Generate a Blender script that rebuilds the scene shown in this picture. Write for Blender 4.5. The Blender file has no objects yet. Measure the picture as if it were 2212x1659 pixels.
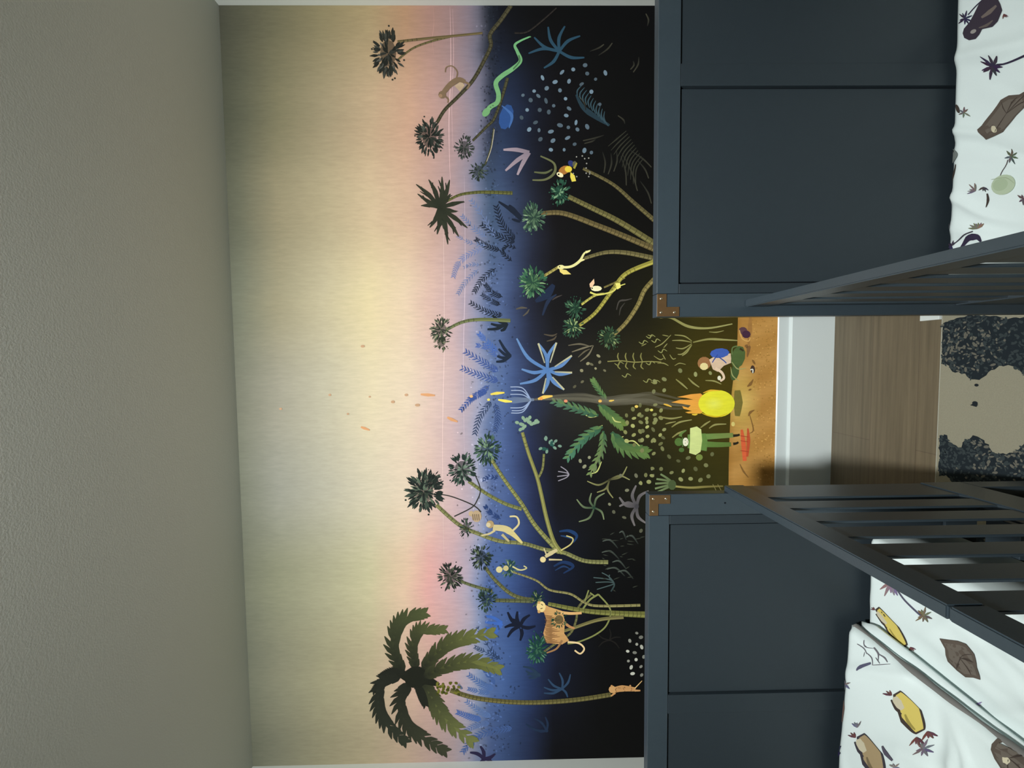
import bpy, bmesh, math, random
from mathutils import Vector, Matrix
# ------------------------------------------------------------------ camera, world, light, exposure
sc = bpy.context.scene
COL = sc.collection
F = 970.0                                    # focal length in px of a 2212 x 1659 frame
CAM = Vector((0, 0, 1.3758))
FW = Vector((-0.055376, 0.998362, -0.014352))
RT = Vector((0.998411, 0.055217, -0.011258))
UP = Vector((0.010447, 0.014953, 0.999834))
cd = bpy.data.cameras.new('camera'); cam = bpy.data.objects.new('camera', cd); COL.objects.link(cam)
cd.sensor_width = 36; cd.lens = F / 2212 * 36; cd.clip_start = 0.02
X, Y, Z = -UP, RT, -FW                       # the phone was held sideways: the room lies on its side in the frame
cam.matrix_world = Matrix(((X.x, Y.x, Z.x, CAM.x), (X.y, Y.y, Z.y, CAM.y), (X.z, Y.z, Z.z, CAM.z), (0, 0, 0, 1)))
sc.camera = cam
w = bpy.data.worlds.new('night'); sc.world = w; w.use_nodes = True
w.node_tree.nodes['Background'].inputs[0].default_value = (0.5, 0.6, 0.7, 1)
w.node_tree.nodes['Background'].inputs[1].default_value = 0.01
sc.view_settings.view_transform = 'Standard'; sc.view_settings.look = 'None'
sc.view_settings.exposure = 0; sc.view_settings.gamma = 1; sc.view_settings.use_curve_mapping = False
LPOS = Vector((-0.09, -0.48, 2.45))           # spotlight under the ceiling behind the phone, turned to the mural
LAIM = Vector((-0.12, 1.88, 1.50))
LHALF = 57.0; LK = 7.4
ld = bpy.data.lights.new('ceiling_spotlight', 'SPOT'); lo = bpy.data.objects.new('ceiling_spotlight', ld); COL.objects.link(lo)
ld.energy = LK * 52.5; ld.color = (0.97, 1.0, 0.985); ld.spot_size = math.radians(2 * LHALF); ld.spot_blend = 1.0
ld.shadow_soft_size = 0.075
lo.location = LPOS; lo.rotation_euler = (LAIM - LPOS).to_track_quat('-Z', 'Y').to_euler()

D = 1.8805; XL, XR, H = -1.761, 1.414, 2.4965; YB = -3.3; ZBB = 0.2317
R_ = random.Random

def lin(c):
    c = c / 255.0
    return c / 12.92 if c <= 0.04045 else ((c + 0.055) / 1.055) ** 2.4
def L3(c): return tuple(lin(v) for v in c)

def bp(x, y, ax, val):                       # pixel of the landscape frame -> point on an axis plane
    U, V = 1659 - y, x
    d = FW * F + RT * (U - 829.5) + UP * (1106 - V)
    t = (val - CAM[ax]) / d[ax]
    return CAM + d * t

# ------------------------------------------------------------------ materials
def mat(name, base, rough=0.5, metal=0.0, spec=0.5, noise=None, bump=None):
    m = bpy.data.materials.new(name); m.use_nodes = True; nt = m.node_tree; b = nt.nodes['Principled BSDF']
    b.inputs['Base Color'].default_value = (*base, 1); b.inputs['Roughness'].default_value = rough
    b.inputs['Metallic'].default_value = metal; b.inputs['Specular IOR Level'].default_value = spec
    tc = nt.nodes.new('ShaderNodeTexCoord')
    if noise:
        n = nt.nodes.new('ShaderNodeTexNoise'); n.inputs['Scale'].default_value = noise[0]; n.inputs['Detail'].default_value = 5
        nt.links.new(tc.outputs['Object'], n.inputs['Vector'])
        mx = nt.nodes.new('ShaderNodeMix'); mx.data_type = 'RGBA'; a = noise[1]
        mx.inputs[6].default_value = (*[v * (1 - a) for v in base], 1); mx.inputs[7].default_value = (*[min(1, v * (1 + a)) for v in base], 1)
        nt.links.new(n.outputs['Fac'], mx.inputs[0]); nt.links.new(mx.outputs[2], b.inputs['Base Color'])
    if bump:
        n2 = nt.nodes.new('ShaderNodeTexNoise'); n2.inputs['Scale'].default_value = bump[0]; n2.inputs['Detail'].default_value = 4
        nt.links.new(tc.outputs['Object'], n2.inputs['Vector'])
        bu = nt.nodes.new('ShaderNodeBump'); bu.inputs['Strength'].default_value = bump[1]; bu.inputs['Distance'].default_value = bump[2]
        nt.links.new(n2.outputs['Fac'], bu.inputs['Height']); nt.links.new(bu.outputs[0], b.inputs['Normal'])
    return m

def vcmat(name, rough=0.8, spec=0.3, grain=0.0, gscale=(300, 300, 300), bump=None, alpha=False):
    m = bpy.data.materials.new(name); m.use_nodes = True; nt = m.node_tree; b = nt.nodes['Principled BSDF']
    b.inputs['Roughness'].default_value = rough; b.inputs['Specular IOR Level'].default_value = spec
    at = nt.nodes.new('ShaderNodeAttribute'); at.attribute_name = 'paint'
    src = at.outputs['Color']
    tc = nt.nodes.new('ShaderNodeTexCoord'); mp = nt.nodes.new('ShaderNodeMapping'); mp.inputs['Scale'].default_value = gscale
    nt.links.new(tc.outputs['Object'], mp.inputs[0])
    n = nt.nodes.new('ShaderNodeTexNoise'); n.inputs['Scale'].default_value = 1; n.inputs['Detail'].default_value = 6; n.inputs['Roughness'].default_value = 0.7
    nt.links.new(mp.outputs[0], n.inputs['Vector'])
    if grain:
        mr = nt.nodes.new('ShaderNodeMapRange'); mr.inputs['From Min'].default_value = 0.25; mr.inputs['From Max'].default_value = 0.75
        mr.inputs['To Min'].default_value = 1 - grain; mr.inputs['To Max'].default_value = 1 + grain
        nt.links.new(n.outputs['Fac'], mr.inputs['Value'])
        vm = nt.nodes.new('ShaderNodeVectorMath'); vm.operation = 'SCALE'
        nt.links.new(src, vm.inputs[0]); nt.links.new(mr.outputs[0], vm.inputs['Scale']); src = vm.outputs[0]
    nt.links.new(src, b.inputs['Base Color'])
    if alpha: nt.links.new(at.outputs['Alpha'], b.inputs['Alpha'])
    if bump:
        n2 = nt.nodes.new('ShaderNodeTexNoise'); n2.inputs['Scale'].default_value = bump[0]; n2.inputs['Detail'].default_value = 4
        nt.links.new(tc.outputs['Object'], n2.inputs['Vector'])
        bu = nt.nodes.new('ShaderNodeBump'); bu.inputs['Strength'].default_value = bump[1]; bu.inputs['Distance'].default_value = bump[2]
        nt.links.new(n2.outputs['Fac'], bu.inputs['Height']); nt.links.new(bu.outputs[0], b.inputs['Normal'])
    return m

M = {}
M['wall'] = mat('wall_paint', (0.70, 0.73, 0.69), 0.85, spec=0.2, bump=(260, 0.25, 0.001))
M['ceil'] = mat('ceiling_paint', (0.62, 0.63, 0.58), 0.9, spec=0.1, bump=(200, 0.3, 0.001))
M['white'] = mat('white_gloss_trim', (0.72, 0.79, 0.79), 0.3, spec=0.5)
M['navy'] = mat('navy_satin_paint', (0.0275, 0.0400, 0.0500), 0.36, spec=0.55, noise=(60, 0.06), bump=(420, 0.25, 0.0004))
M['navy_panel'] = mat('navy_panel_paint', (0.0165, 0.0240, 0.0300), 0.5, spec=0.35, noise=(60, 0.06), bump=(420, 0.25, 0.0004))
M['seam'] = mat('dark_joint', (0.004, 0.005, 0.007), 0.8, spec=0.1)
M['brass'] = mat('aged_brass', (0.20, 0.115, 0.05), 0.36, 0.7, noise=(90, 0.15))
M['screw'] = mat('brass_screw', (0.85, 0.75, 0.55), 0.25, 1.0)
M['plastic'] = mat('white_plastic', (0.75, 0.8, 0.78), 0.4)

def wood_floor():
    m = bpy.data.materials.new('oak_floor'); m.use_nodes = True; nt = m.node_tree; b = nt.nodes['Principled BSDF']
    tc = nt.nodes.new('ShaderNodeTexCoord'); mp = nt.nodes.new('ShaderNodeMapping')
    nt.links.new(tc.outputs['Object'], mp.inputs[0])
    br = nt.nodes.new('ShaderNodeTexBrick'); br.inputs['Scale'].default_value = 1
    br.inputs['Brick Width'].default_value = 1.25; br.inputs['Row Height'].default_value = 0.19; br.inputs['Mortar Size'].default_value = 0.0012
    br.inputs['Color1'].default_value = (0.165, 0.130, 0.082, 1); br.inputs['Color2'].default_value = (0.145, 0.120, 0.080, 1)
    br.inputs['Mortar'].default_value = (0.12, 0.09, 0.06, 1)
    mp.inputs['Location'].default_value = (0.32, 0.045, 0)
    nt.links.new(mp.outputs[0], br.inputs['Vector'])
    m2 = nt.nodes.new('ShaderNodeMapping'); m2.inputs['Scale'].default_value = (2.2, 60, 1)
    nt.links.new(tc.outputs['Object'], m2.inputs[0])
    n = nt.nodes.new('ShaderNodeTexNoise'); n.inputs['Scale'].default_value = 1; n.inputs['Detail'].default_value = 7; n.inputs['Roughness'].default_value = 0.65
    nt.links.new(m2.outputs[0], n.inputs['Vector'])
    mr = nt.nodes.new('ShaderNodeMapRange'); mr.inputs['From Min'].default_value = 0.3; mr.inputs['From Max'].default_value = 0.7
    mr.inputs['To Min'].default_value = 0.72; mr.inputs['To Max'].default_value = 1.2
    nt.links.new(n.outputs['Fac'], mr.inputs['Value'])
    vm = nt.nodes.new('ShaderNodeVectorMath'); vm.operation = 'SCALE'
    nt.links.new(br.outputs['Color'], vm.inputs[0]); nt.links.new(mr.outputs[0], vm.inputs['Scale'])
    nt.links.new(vm.outputs[0], b.inputs['Base Color']); b.inputs['Roughness'].default_value = 0.55
    return m
M['floor'] = wood_floor()
M['mural'] = vcmat('mural_paint', 0.75, 0.15, 0.10, (90, 1, 16), alpha=True)
M['cloth'] = vcmat('printed_cotton', 0.95, 0.1, 0.025, (700, 700, 700), bump=(900, 0.12, 0.0004))
M['rug'] = vcmat('woven_rug', 1.0, 0.05, 0.10, (260, 260, 260), bump=(700, 0.5, 0.001))

# ------------------------------------------------------------------ mesh helpers
def link(name, me, m=None, parent=None, loc=None):
    o = bpy.data.objects.new(name, me); COL.objects.link(o)
    if m: me.materials.append(m)
    if parent: o.parent = parent
    if loc: o.location = loc
    return o
def tag(o, label=None, cat=None, group=None, kind=None):
    if label: o['label'] = label
    if cat: o['category'] = cat
    if group: o['group'] = group
    if kind: o['kind'] = kind
    return o
def empty(name, loc, label, cat, group=None):
    o = bpy.data.objects.new(name, None); COL.objects.link(o); o.location = loc; o.empty_display_size = 0.1
    return tag(o, label, cat, group)
def box_bm(bm, x0, x1, y0, y1, z0, z1, bev=0.0, seg=2):
    r = bmesh.ops.create_cube(bm, size=1)
    for v in r['verts']:
        v.co = Vector(((x0 + x1) / 2 + v.co.x * (x1 - x0), (y0 + y1) / 2 + v.co.y * (y1 - y0), (z0 + z1) / 2 + v.co.z * (z1 - z0)))
    if bev:
        es = list({e for v in r['verts'] for e in v.link_edges})
        bmesh.ops.bevel(bm, geom=es, offset=bev, segments=seg, affect='EDGES', profile=0.5)
def mk(name, bm, m, parent=None, smooth=False):
    me = bpy.data.meshes.new(name); bm.to_mesh(me); bm.free()
    if smooth:
        for p in me.polygons: p.use_smooth = True
    o = link(name, me, m, parent)
    if parent: o.matrix_parent_inverse = Matrix.Translation(-parent.location)
    return o
def box(name, x0, x1, y0, y1, z0, z1, m, parent=None, bev=0.0):
    bm = bmesh.new(); box_bm(bm, x0, x1, y0, y1, z0, z1, bev); return mk(name, bm, m, parent)

# ------------------------------------------------------------------ the room
def struct(o): o['kind'] = 'structure'; return o
struct(box('floor', XL - 0.1, XR + 0.1, YB - 0.1, D + 0.1, -0.1, 0, M['floor']))
struct(box('ceiling', XL - 0.1, XR + 0.1, YB - 0.1, D + 0.1, H, H + 0.1, M['ceil']))
struct(box('wall_back', XL - 0.1, XR + 0.1, D, D + 0.1, 0, H, M['wall']))
struct(box('wall_front', XL - 0.1, XR + 0.1, YB - 0.1, YB, 0, H, mat('bounce_dimming_grey', (0.35, 0.36, 0.34), 0.9)))  # unseen rear wall, its grey chosen to cut bounced light on the ceiling
struct(box('wall_left', XL - 0.1, XL, YB, D, 0, H, M['wall']))
struct(box('wall_right', XR, XR + 0.1, YB, D, 0, H, M['wall']))
bm = bmesh.new()                             # baseboard: flat board, a stepped ledge catching the light, thinner cap above
prof = [(0, 0), (-0.018, 0), (-0.018, 0.1780), (-0.0170, 0.1790), (-0.0075, 0.1845), (-0.0065, 0.1870), (-0.007, 0.228), (-0.004, ZBB), (0, ZBB)]
def sweep(bm, A, B, nrm):
    va = [bm.verts.new((A[0] + nrm[0] * -p[0], A[1] + nrm[1] * -p[0], p[1])) for p in prof]
    vb = [bm.verts.new((B[0] + nrm[0] * -p[0], B[1] + nrm[1] * -p[0], p[1])) for p in prof]
    for i in range(len(prof)):
        j = (i + 1) % len(prof); bm.faces.new((va[i], va[j], vb[j], vb[i]))
    bm.faces.new(va); bm.faces.new(vb[::-1]); bmesh.ops.recalc_face_normals(bm, faces=bm.faces)
sweep(bm, (XL, D), (XR, D), (0, -1)); struct(mk('baseboard_back', bm, M['white']))
bm = bmesh.new(); sweep(bm, (XL, YB), (XL, D - 0.02), (1, 0)); struct(mk('baseboard_left', bm, M['white']))
bm = bmesh.new(); sweep(bm, (XR, YB), (XR, D - 0.02), (-1, 0)); struct(mk('baseboard_right', bm, M['white']))

# ------------------------------------------------------------------ painter: flat coloured shapes collected into one mesh
class Painter:
    def __init__(s): s.v = []; s.f = []; s.c = []; s.k = 0; s.layer = 0
    def off(s): s.k += 1; return s.layer * 4e-4 + (s.k % 120) * 3e-6
    def face(s, pts, cols, o=None):
        o = s.off() if o is None else o; b = len(s.v)
        for (p, c) in zip(pts, cols): s.v.append((p[0], p[1], o)); s.c.append(c if len(c) == 4 else (*c, 1))
        s.f.append(tuple(range(b, b + len(pts))))
    def poly(s, pts, col, col2=None, n=0):
        if col2 is None: cols = [col] * len(pts)
        else: cols = [tuple(col[k] + (col2[k] - col[k]) * i / (len(pts) - 1) for k in range(len(col))) for i in range(len(pts))]
        s.face(pts, cols)
    def disc(s, x, y, rx, ry=None, col=(0, 0, 0), rot=0, n=12, col2=None):
        ry = ry or rx; ca, sa = math.cos(rot), math.sin(rot)
        P = [(x + rx * math.cos(t) * ca - ry * math.sin(t) * sa, y + rx * math.cos(t) * sa + ry * math.sin(t) * ca) for t in [2 * math.pi * i / n for i in range(n)]]
        if col2 is None: s.face(P, [col] * n)
        else:
            o = s.off()
            for i in range(n): s.face([(x, y), P[i], P[(i + 1) % n]], [col, col2, col2], o)
    def path(s, pts, m=6):
        if len(pts) < 3 and m: m = max(2, m // 2)
        out = []; n = len(pts)
        for i in range(n - 1):
            p0 = pts[max(0, i - 1)]; p1 = pts[i]; p2 = pts[i + 1]; p3 = pts[min(n - 1, i + 2)]
            for j in range(m):
                t = j / m
                out.append(tuple(0.5 * (2 * p1[k] + (p2[k] - p0[k]) * t + (2 * p0[k] - 5 * p1[k] + 4 * p2[k] - p3[k]) * t * t + (3 * p1[k] - p0[k] - 3 * p2[k] + p3[k]) * t ** 3) for k in (0, 1)))
        out.append(tuple(pts[-1])); return out
    def stroke(s, pts, w0, w1=None, col=(0, 0, 0), col2=None, m=6, mid=None):
        w1 = w0 if w1 is None else w1; P = s.path(pts, m); n = len(P); o = s.off(); Ls = []
        for i, p in enumerate(P):
            a = P[max(0, i - 1)]; b = P[min(n - 1, i + 1)]; dx, dy = b[0] - a[0], b[1] - a[1]; l = math.hypot(dx, dy) or 1
            t = i / (n - 1); w = (w0 + (w1 - w0) * t) / 2
            if mid: w = (w0 + (mid - w0) * t * 2 if t < 0.5 else mid + (w1 - mid) * (t * 2 - 1)) / 2
            c = col if col2 is None else tuple(col[k] + (col2[k] - col[k]) * t for k in range(len(col)))
            Ls.append(((p[0] - dy / l * w, p[1] + dx / l * w), (p[0] + dy / l * w, p[1] - dx / l * w), c))
        for a, b in zip(Ls[:-1], Ls[1:]): s.face([a[0], b[0], b[1], a[1]], [a[2], b[2], b[2], a[2]], o)
        return P
    def leaf(s, x, y, ang, ln, w, col, col2=None):
        s.stroke([(x, y), (x + ln * 0.5 * math.cos(ang), y + ln * 0.5 * math.sin(ang)), (x + ln * math.cos(ang), y + ln * math.sin(ang))], w * 0.35, w * 0.15, col, col2, 2, mid=w)

# ------------------------------------------------------------------ the mural (x, y below are spots of the painting, x running down the wall)
MU = Painter()
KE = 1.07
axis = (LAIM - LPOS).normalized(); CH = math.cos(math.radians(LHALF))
def expo(x, y):                              # how strongly the spotlight reaches a spot of the wall (to find paint colour; some edge shade stays in it)
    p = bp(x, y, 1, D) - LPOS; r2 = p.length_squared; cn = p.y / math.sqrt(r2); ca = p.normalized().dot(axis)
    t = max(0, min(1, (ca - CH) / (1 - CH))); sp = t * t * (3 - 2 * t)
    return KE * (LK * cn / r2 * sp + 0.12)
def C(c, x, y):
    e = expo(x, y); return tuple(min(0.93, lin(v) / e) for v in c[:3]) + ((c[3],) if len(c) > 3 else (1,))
def make_region(ox, oy, sc_): return lambda *p: [(ox + a / sc_, oy + b / sc_) for a, b in p]
k1 = make_region(780, 0, 3.318); k2 = make_region(780, 380, 3.318); k3 = make_region(780, 780, 3.318); k4 = make_region(780, 1159, 3.318); k5 = make_region(1380, 660, 3.771)
px = lambda *p: list(p)
S3 = 3.318

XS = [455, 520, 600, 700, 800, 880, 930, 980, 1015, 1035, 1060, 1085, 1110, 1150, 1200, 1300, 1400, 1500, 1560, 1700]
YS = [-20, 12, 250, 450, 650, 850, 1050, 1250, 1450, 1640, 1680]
_c = {  # wash colours; darkening towards top and sides is partly vignette shade painted in
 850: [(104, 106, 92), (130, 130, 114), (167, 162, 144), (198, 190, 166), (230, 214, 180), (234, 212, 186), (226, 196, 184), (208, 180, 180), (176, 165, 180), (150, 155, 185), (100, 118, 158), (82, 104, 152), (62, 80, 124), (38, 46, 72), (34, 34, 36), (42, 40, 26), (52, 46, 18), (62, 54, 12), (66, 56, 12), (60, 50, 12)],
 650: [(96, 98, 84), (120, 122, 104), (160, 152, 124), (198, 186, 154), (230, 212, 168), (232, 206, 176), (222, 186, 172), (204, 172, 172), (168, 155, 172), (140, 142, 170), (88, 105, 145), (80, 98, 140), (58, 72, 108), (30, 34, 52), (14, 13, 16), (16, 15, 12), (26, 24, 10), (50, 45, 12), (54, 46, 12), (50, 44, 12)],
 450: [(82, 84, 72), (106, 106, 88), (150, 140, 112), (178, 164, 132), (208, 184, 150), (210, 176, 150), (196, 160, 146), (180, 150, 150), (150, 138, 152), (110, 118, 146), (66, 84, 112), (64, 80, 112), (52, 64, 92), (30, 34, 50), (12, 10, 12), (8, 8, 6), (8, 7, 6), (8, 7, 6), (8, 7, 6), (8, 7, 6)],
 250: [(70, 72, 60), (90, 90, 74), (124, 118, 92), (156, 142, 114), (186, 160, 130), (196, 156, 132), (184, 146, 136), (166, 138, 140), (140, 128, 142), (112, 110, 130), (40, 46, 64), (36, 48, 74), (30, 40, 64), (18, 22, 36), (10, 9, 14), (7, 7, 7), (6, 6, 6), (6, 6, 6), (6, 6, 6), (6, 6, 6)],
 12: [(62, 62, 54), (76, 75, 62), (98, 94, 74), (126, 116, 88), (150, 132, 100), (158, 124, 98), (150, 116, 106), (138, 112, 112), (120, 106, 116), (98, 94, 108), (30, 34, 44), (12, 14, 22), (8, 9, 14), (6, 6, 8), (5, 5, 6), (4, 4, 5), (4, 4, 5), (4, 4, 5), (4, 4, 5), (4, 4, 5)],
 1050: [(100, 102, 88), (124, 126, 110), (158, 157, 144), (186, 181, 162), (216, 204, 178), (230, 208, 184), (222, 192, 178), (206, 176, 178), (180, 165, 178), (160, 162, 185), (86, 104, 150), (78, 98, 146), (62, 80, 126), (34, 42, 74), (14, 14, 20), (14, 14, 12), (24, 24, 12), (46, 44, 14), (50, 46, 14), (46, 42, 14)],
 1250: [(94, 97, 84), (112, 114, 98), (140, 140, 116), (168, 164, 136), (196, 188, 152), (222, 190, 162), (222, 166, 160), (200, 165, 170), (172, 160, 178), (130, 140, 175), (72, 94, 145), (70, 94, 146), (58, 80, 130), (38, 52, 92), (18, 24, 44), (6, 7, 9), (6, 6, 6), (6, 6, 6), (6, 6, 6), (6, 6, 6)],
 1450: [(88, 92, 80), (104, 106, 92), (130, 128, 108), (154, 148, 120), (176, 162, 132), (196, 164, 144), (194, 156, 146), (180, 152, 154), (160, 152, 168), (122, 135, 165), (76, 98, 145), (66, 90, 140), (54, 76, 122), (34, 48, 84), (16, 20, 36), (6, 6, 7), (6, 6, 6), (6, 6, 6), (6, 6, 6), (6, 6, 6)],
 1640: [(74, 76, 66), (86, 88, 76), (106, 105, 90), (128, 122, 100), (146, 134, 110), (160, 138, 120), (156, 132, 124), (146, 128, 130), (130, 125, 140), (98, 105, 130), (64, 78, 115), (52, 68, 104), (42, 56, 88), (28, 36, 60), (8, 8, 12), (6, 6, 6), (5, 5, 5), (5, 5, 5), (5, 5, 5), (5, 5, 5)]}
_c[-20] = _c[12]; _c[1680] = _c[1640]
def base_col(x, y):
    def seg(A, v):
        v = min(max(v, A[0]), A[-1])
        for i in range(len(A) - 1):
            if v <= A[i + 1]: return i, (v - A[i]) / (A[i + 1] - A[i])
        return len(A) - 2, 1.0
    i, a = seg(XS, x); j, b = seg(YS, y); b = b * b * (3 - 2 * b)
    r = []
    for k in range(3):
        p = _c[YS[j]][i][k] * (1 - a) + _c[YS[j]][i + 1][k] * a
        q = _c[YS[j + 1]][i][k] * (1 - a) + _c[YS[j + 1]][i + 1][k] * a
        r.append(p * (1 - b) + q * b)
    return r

def build_mural():
    m = MU; rnd = R_(5)
    # background washes
    nx, ny = 150, 130; grid = {}
    def wallpix(i, j):                       # grid over the true wall rectangle
        Xw = XL + (XR - XL) * j / ny; t = i / nx; Zw = H + (ZBB - H) * t
        d = Vector((Xw, D, Zw)) - CAM; a, b, c = d.dot(RT), d.dot(UP), d.dot(FW)
        return 1106 - F * b / c, 1659 - (829.5 + F * a / c)
    G = [[wallpix(i, j) for j in range(ny + 1)] for i in range(nx + 1)]
    for i in range(nx + 1):
        for j in range(ny + 1):
            x, y = G[i][j]
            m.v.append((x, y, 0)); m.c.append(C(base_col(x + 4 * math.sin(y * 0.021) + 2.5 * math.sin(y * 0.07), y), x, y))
    for i in range(nx):
        for j in range(ny):
            a = i * (ny + 1) + j; m.f.append((a, a + 1, a + ny + 2, a + ny + 1))
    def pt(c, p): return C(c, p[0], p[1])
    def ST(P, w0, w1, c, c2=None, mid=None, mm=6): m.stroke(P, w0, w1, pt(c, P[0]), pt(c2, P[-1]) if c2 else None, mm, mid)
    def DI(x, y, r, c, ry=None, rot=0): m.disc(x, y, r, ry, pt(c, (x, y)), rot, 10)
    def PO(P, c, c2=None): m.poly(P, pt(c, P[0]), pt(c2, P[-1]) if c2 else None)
    def trunk(P, w0, w1, c, hl=None, bands=True):
        Q = m.path(P, 7); m.stroke(P, w0, w1, pt(c, P[0]), pt(c, P[-1]), 7)
        hl = hl or tuple(min(255, v * 1.2 + 6) for v in c)
        off = [(p[0] + 0, p[1] + (w0 + (w1 - w0) * i / len(Q)) * 0.22) for i, p in enumerate(Q)]
        m.stroke(off, w0 * 0.3, w1 * 0.3, pt(hl, P[0]), pt(hl, P[-1]), 1)
        if bands:
            acc = 0; last = Q[0]
            for i in range(1, len(Q) - 1):
                acc += math.hypot(Q[i][0] - last[0], Q[i][1] - last[1]); last = Q[i]
                if acc > 7:
                    acc = 0; dx, dy = Q[i + 1][0] - Q[i - 1][0], Q[i + 1][1] - Q[i - 1][1]; l = math.hypot(dx, dy) or 1; w = (w0 + (w1 - w0) * i / len(Q)) * 0.5
                    d = tuple(v * 0.68 for v in c)
                    m.stroke([(Q[i][0] - dy / l * w, Q[i][1] + dx / l * w), (Q[i][0] + dx / l * 1.2, Q[i][1] + dy / l * 1.2), (Q[i][0] + dy / l * w, Q[i][1] - dx / l * w)], 1.3, 1.3, pt(d, Q[i]), None, 1)
    def tuft(cx, cy, rx, ry, c, hl, n=46, loose=5):
        s_ = (rx + ry) / 2
        m.disc(cx, cy, rx * 0.55, ry * 0.55, pt(tuple(v * 0.85 for v in c), (cx, cy))[:3] + (0.5,), 0, 14)
        for q in range(int(n * 1.7)):
            ring = q < n * 1.0
            a = rnd.uniform(0, 6.283); t = rnd.uniform(0.5, 0.78) if ring else rnd.uniform(0.0, 0.6); x = cx + rx * t * math.cos(a); y = cy + ry * t * math.sin(a)
            k = rnd.random(); cc = tuple(c[i] * (0.7 + 0.45 * k) for i in range(3)) if ring or k < 0.5 else hl
            if ring and k > 0.72: cc = tuple((c[i] + hl[i]) / 2 for i in range(3))
            aa = math.atan2(ry * math.sin(a), rx * math.cos(a)) + rnd.uniform(-0.22, 0.22)
            m.leaf(x, y, aa, s_ * rnd.uniform(0.26, 0.46), s_ * rnd.uniform(0.10, 0.15), pt(tuple(v * 0.8 for v in cc), (x, y)), pt(cc, (x, y)))
        for q in range(loose):
            a = rnd.uniform(0, 6.283); DI(cx + rx * 1.12 * math.cos(a), cy + ry * 1.12 * math.sin(a), s_ * 0.05, c)
    def star(cx, cy, tips, w, c, c2=None, bend=0.12):
        for (tx, ty) in tips:
            mx, my = (cx + tx) / 2, (cy + ty) / 2; dx, dy = tx - cx, ty - cy; b = bend * rnd.choice((-1, 1))
            ST([(cx, cy), (mx - dy * b, my + dx * b), (tx, ty)], w * 0.8, w * 0.45, c, c2, mid=w)
        DI(cx, cy, w * 0.7, c)
    def frond(P, ln, w, c, n=9, c2=None):
        Q = m.path(P, 6); n = int(n * 1.5); m.stroke(P, w * 0.45, w * 0.25, pt(c, P[0]), pt(c2 or c, P[-1]), 6)
        for q in range(1, n + 1):
            i = min(len(Q) - 2, int(len(Q) * q / (n + 1))); dx, dy = Q[i + 1][0] - Q[i][0], Q[i + 1][1] - Q[i][1]; a = math.atan2(dy, dx); k = 1 - 0.55 * abs(q / n - 0.4)
            for sg in (-1, 1): m.leaf(Q[i][0], Q[i][1], a + sg * 0.7, ln * k * 1.05, w * 0.72, pt(c2 or c, Q[i]), None)
    def jag(P, w, c, c2, n=13, hl=None):      # broad palm leaf with saw-toothed sides
        Q = m.path(P, 8); N = len(Q); m.stroke(P, w * 0.28, w * 0.1, pt(c, P[0]), pt(c2, P[-1]), 8, mid=w * 0.45)
        for q in range(n):
            i = min(N - 2, int(N * (q + 0.6) / (n + 0.3))); dx, dy = Q[i + 1][0] - Q[i][0], Q[i + 1][1] - Q[i][1]; a = math.atan2(dy, dx)
            t = q / n; k = math.sin(math.pi * min(1, 0.22 + t * 0.72)); cc = tuple(c[z] + (c2[z] - c[z]) * t for z in range(3))
            for sg in (-1, 1):
                m.leaf(Q[i][0], Q[i][1], a + sg * 0.52, w * (0.35 + 0.75 * k), w * 0.30, pt(cc if sg < 0 or not hl else hl, Q[i]), pt(tuple((cc[z] * 2 + c2[z]) / 3 for z in range(3)), Q[i]))
    def dots(L, r, c, jit=0.3):
        for (x, y) in L:
            kk = rnd.uniform(0.6, 1.05); DI(x, y, r * rnd.uniform(1 - jit, 1 + jit), tuple(v * kk for v in c), r * rnd.uniform(0.6, 0.9), rnd.uniform(0, 3))
    k1_, k2_, k3_, k4_, k5_ = (lambda f: (lambda a, b: f((a, b))[0]))(k1), (lambda f: (lambda a, b: f((a, b))[0]))(k2), (lambda f: (lambda a, b: f((a, b))[0]))(k3), (lambda f: (lambda a, b: f((a, b))[0]))(k4), (lambda f: (lambda a, b: f((a, b))[0]))(k5)
    # --- layer 1: speckled treeline, soft streaks in the sky
    m.layer = 1
    for q in range(900):
        y = rnd.uniform(14, 1640); x = rnd.gauss(1062, 24) if y > 430 else rnd.gauss(1060, 12)
        c = base_col(x, y); k = rnd.choice((0.72, 0.8, 1.18)); DI(x, y, rnd.uniform(1.2, 3.4), tuple(min(255, v * k) for v in c), rnd.uniform(1, 2.4), rnd.uniform(0, 3))
    for (x, y0, y1, w_) in ((972, 14, 400, 3.2), (978, 20, 330, 2.0), (936, 16, 120, 1.6), (1003, 380, 1000, 2.2), (958, 500, 1200, 2.0), (1030, 820, 1250, 2)):
        c = [min(255, v * 1.07) for v in base_col(x, (y0 + y1) / 2)]; ST([(x, y0), (x + 2, (y0 * 2 + y1) / 3), (x - 2, (y0 + 2 * y1) / 3), (x + 1, y1)], 0.4, 0.4, tuple(c), None, mid=w_)
    # distant ferns
    BL = (104, 122, 165); B2 = (62, 86, 150); DK = (24, 32, 48); NV = (40, 56, 86)
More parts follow.
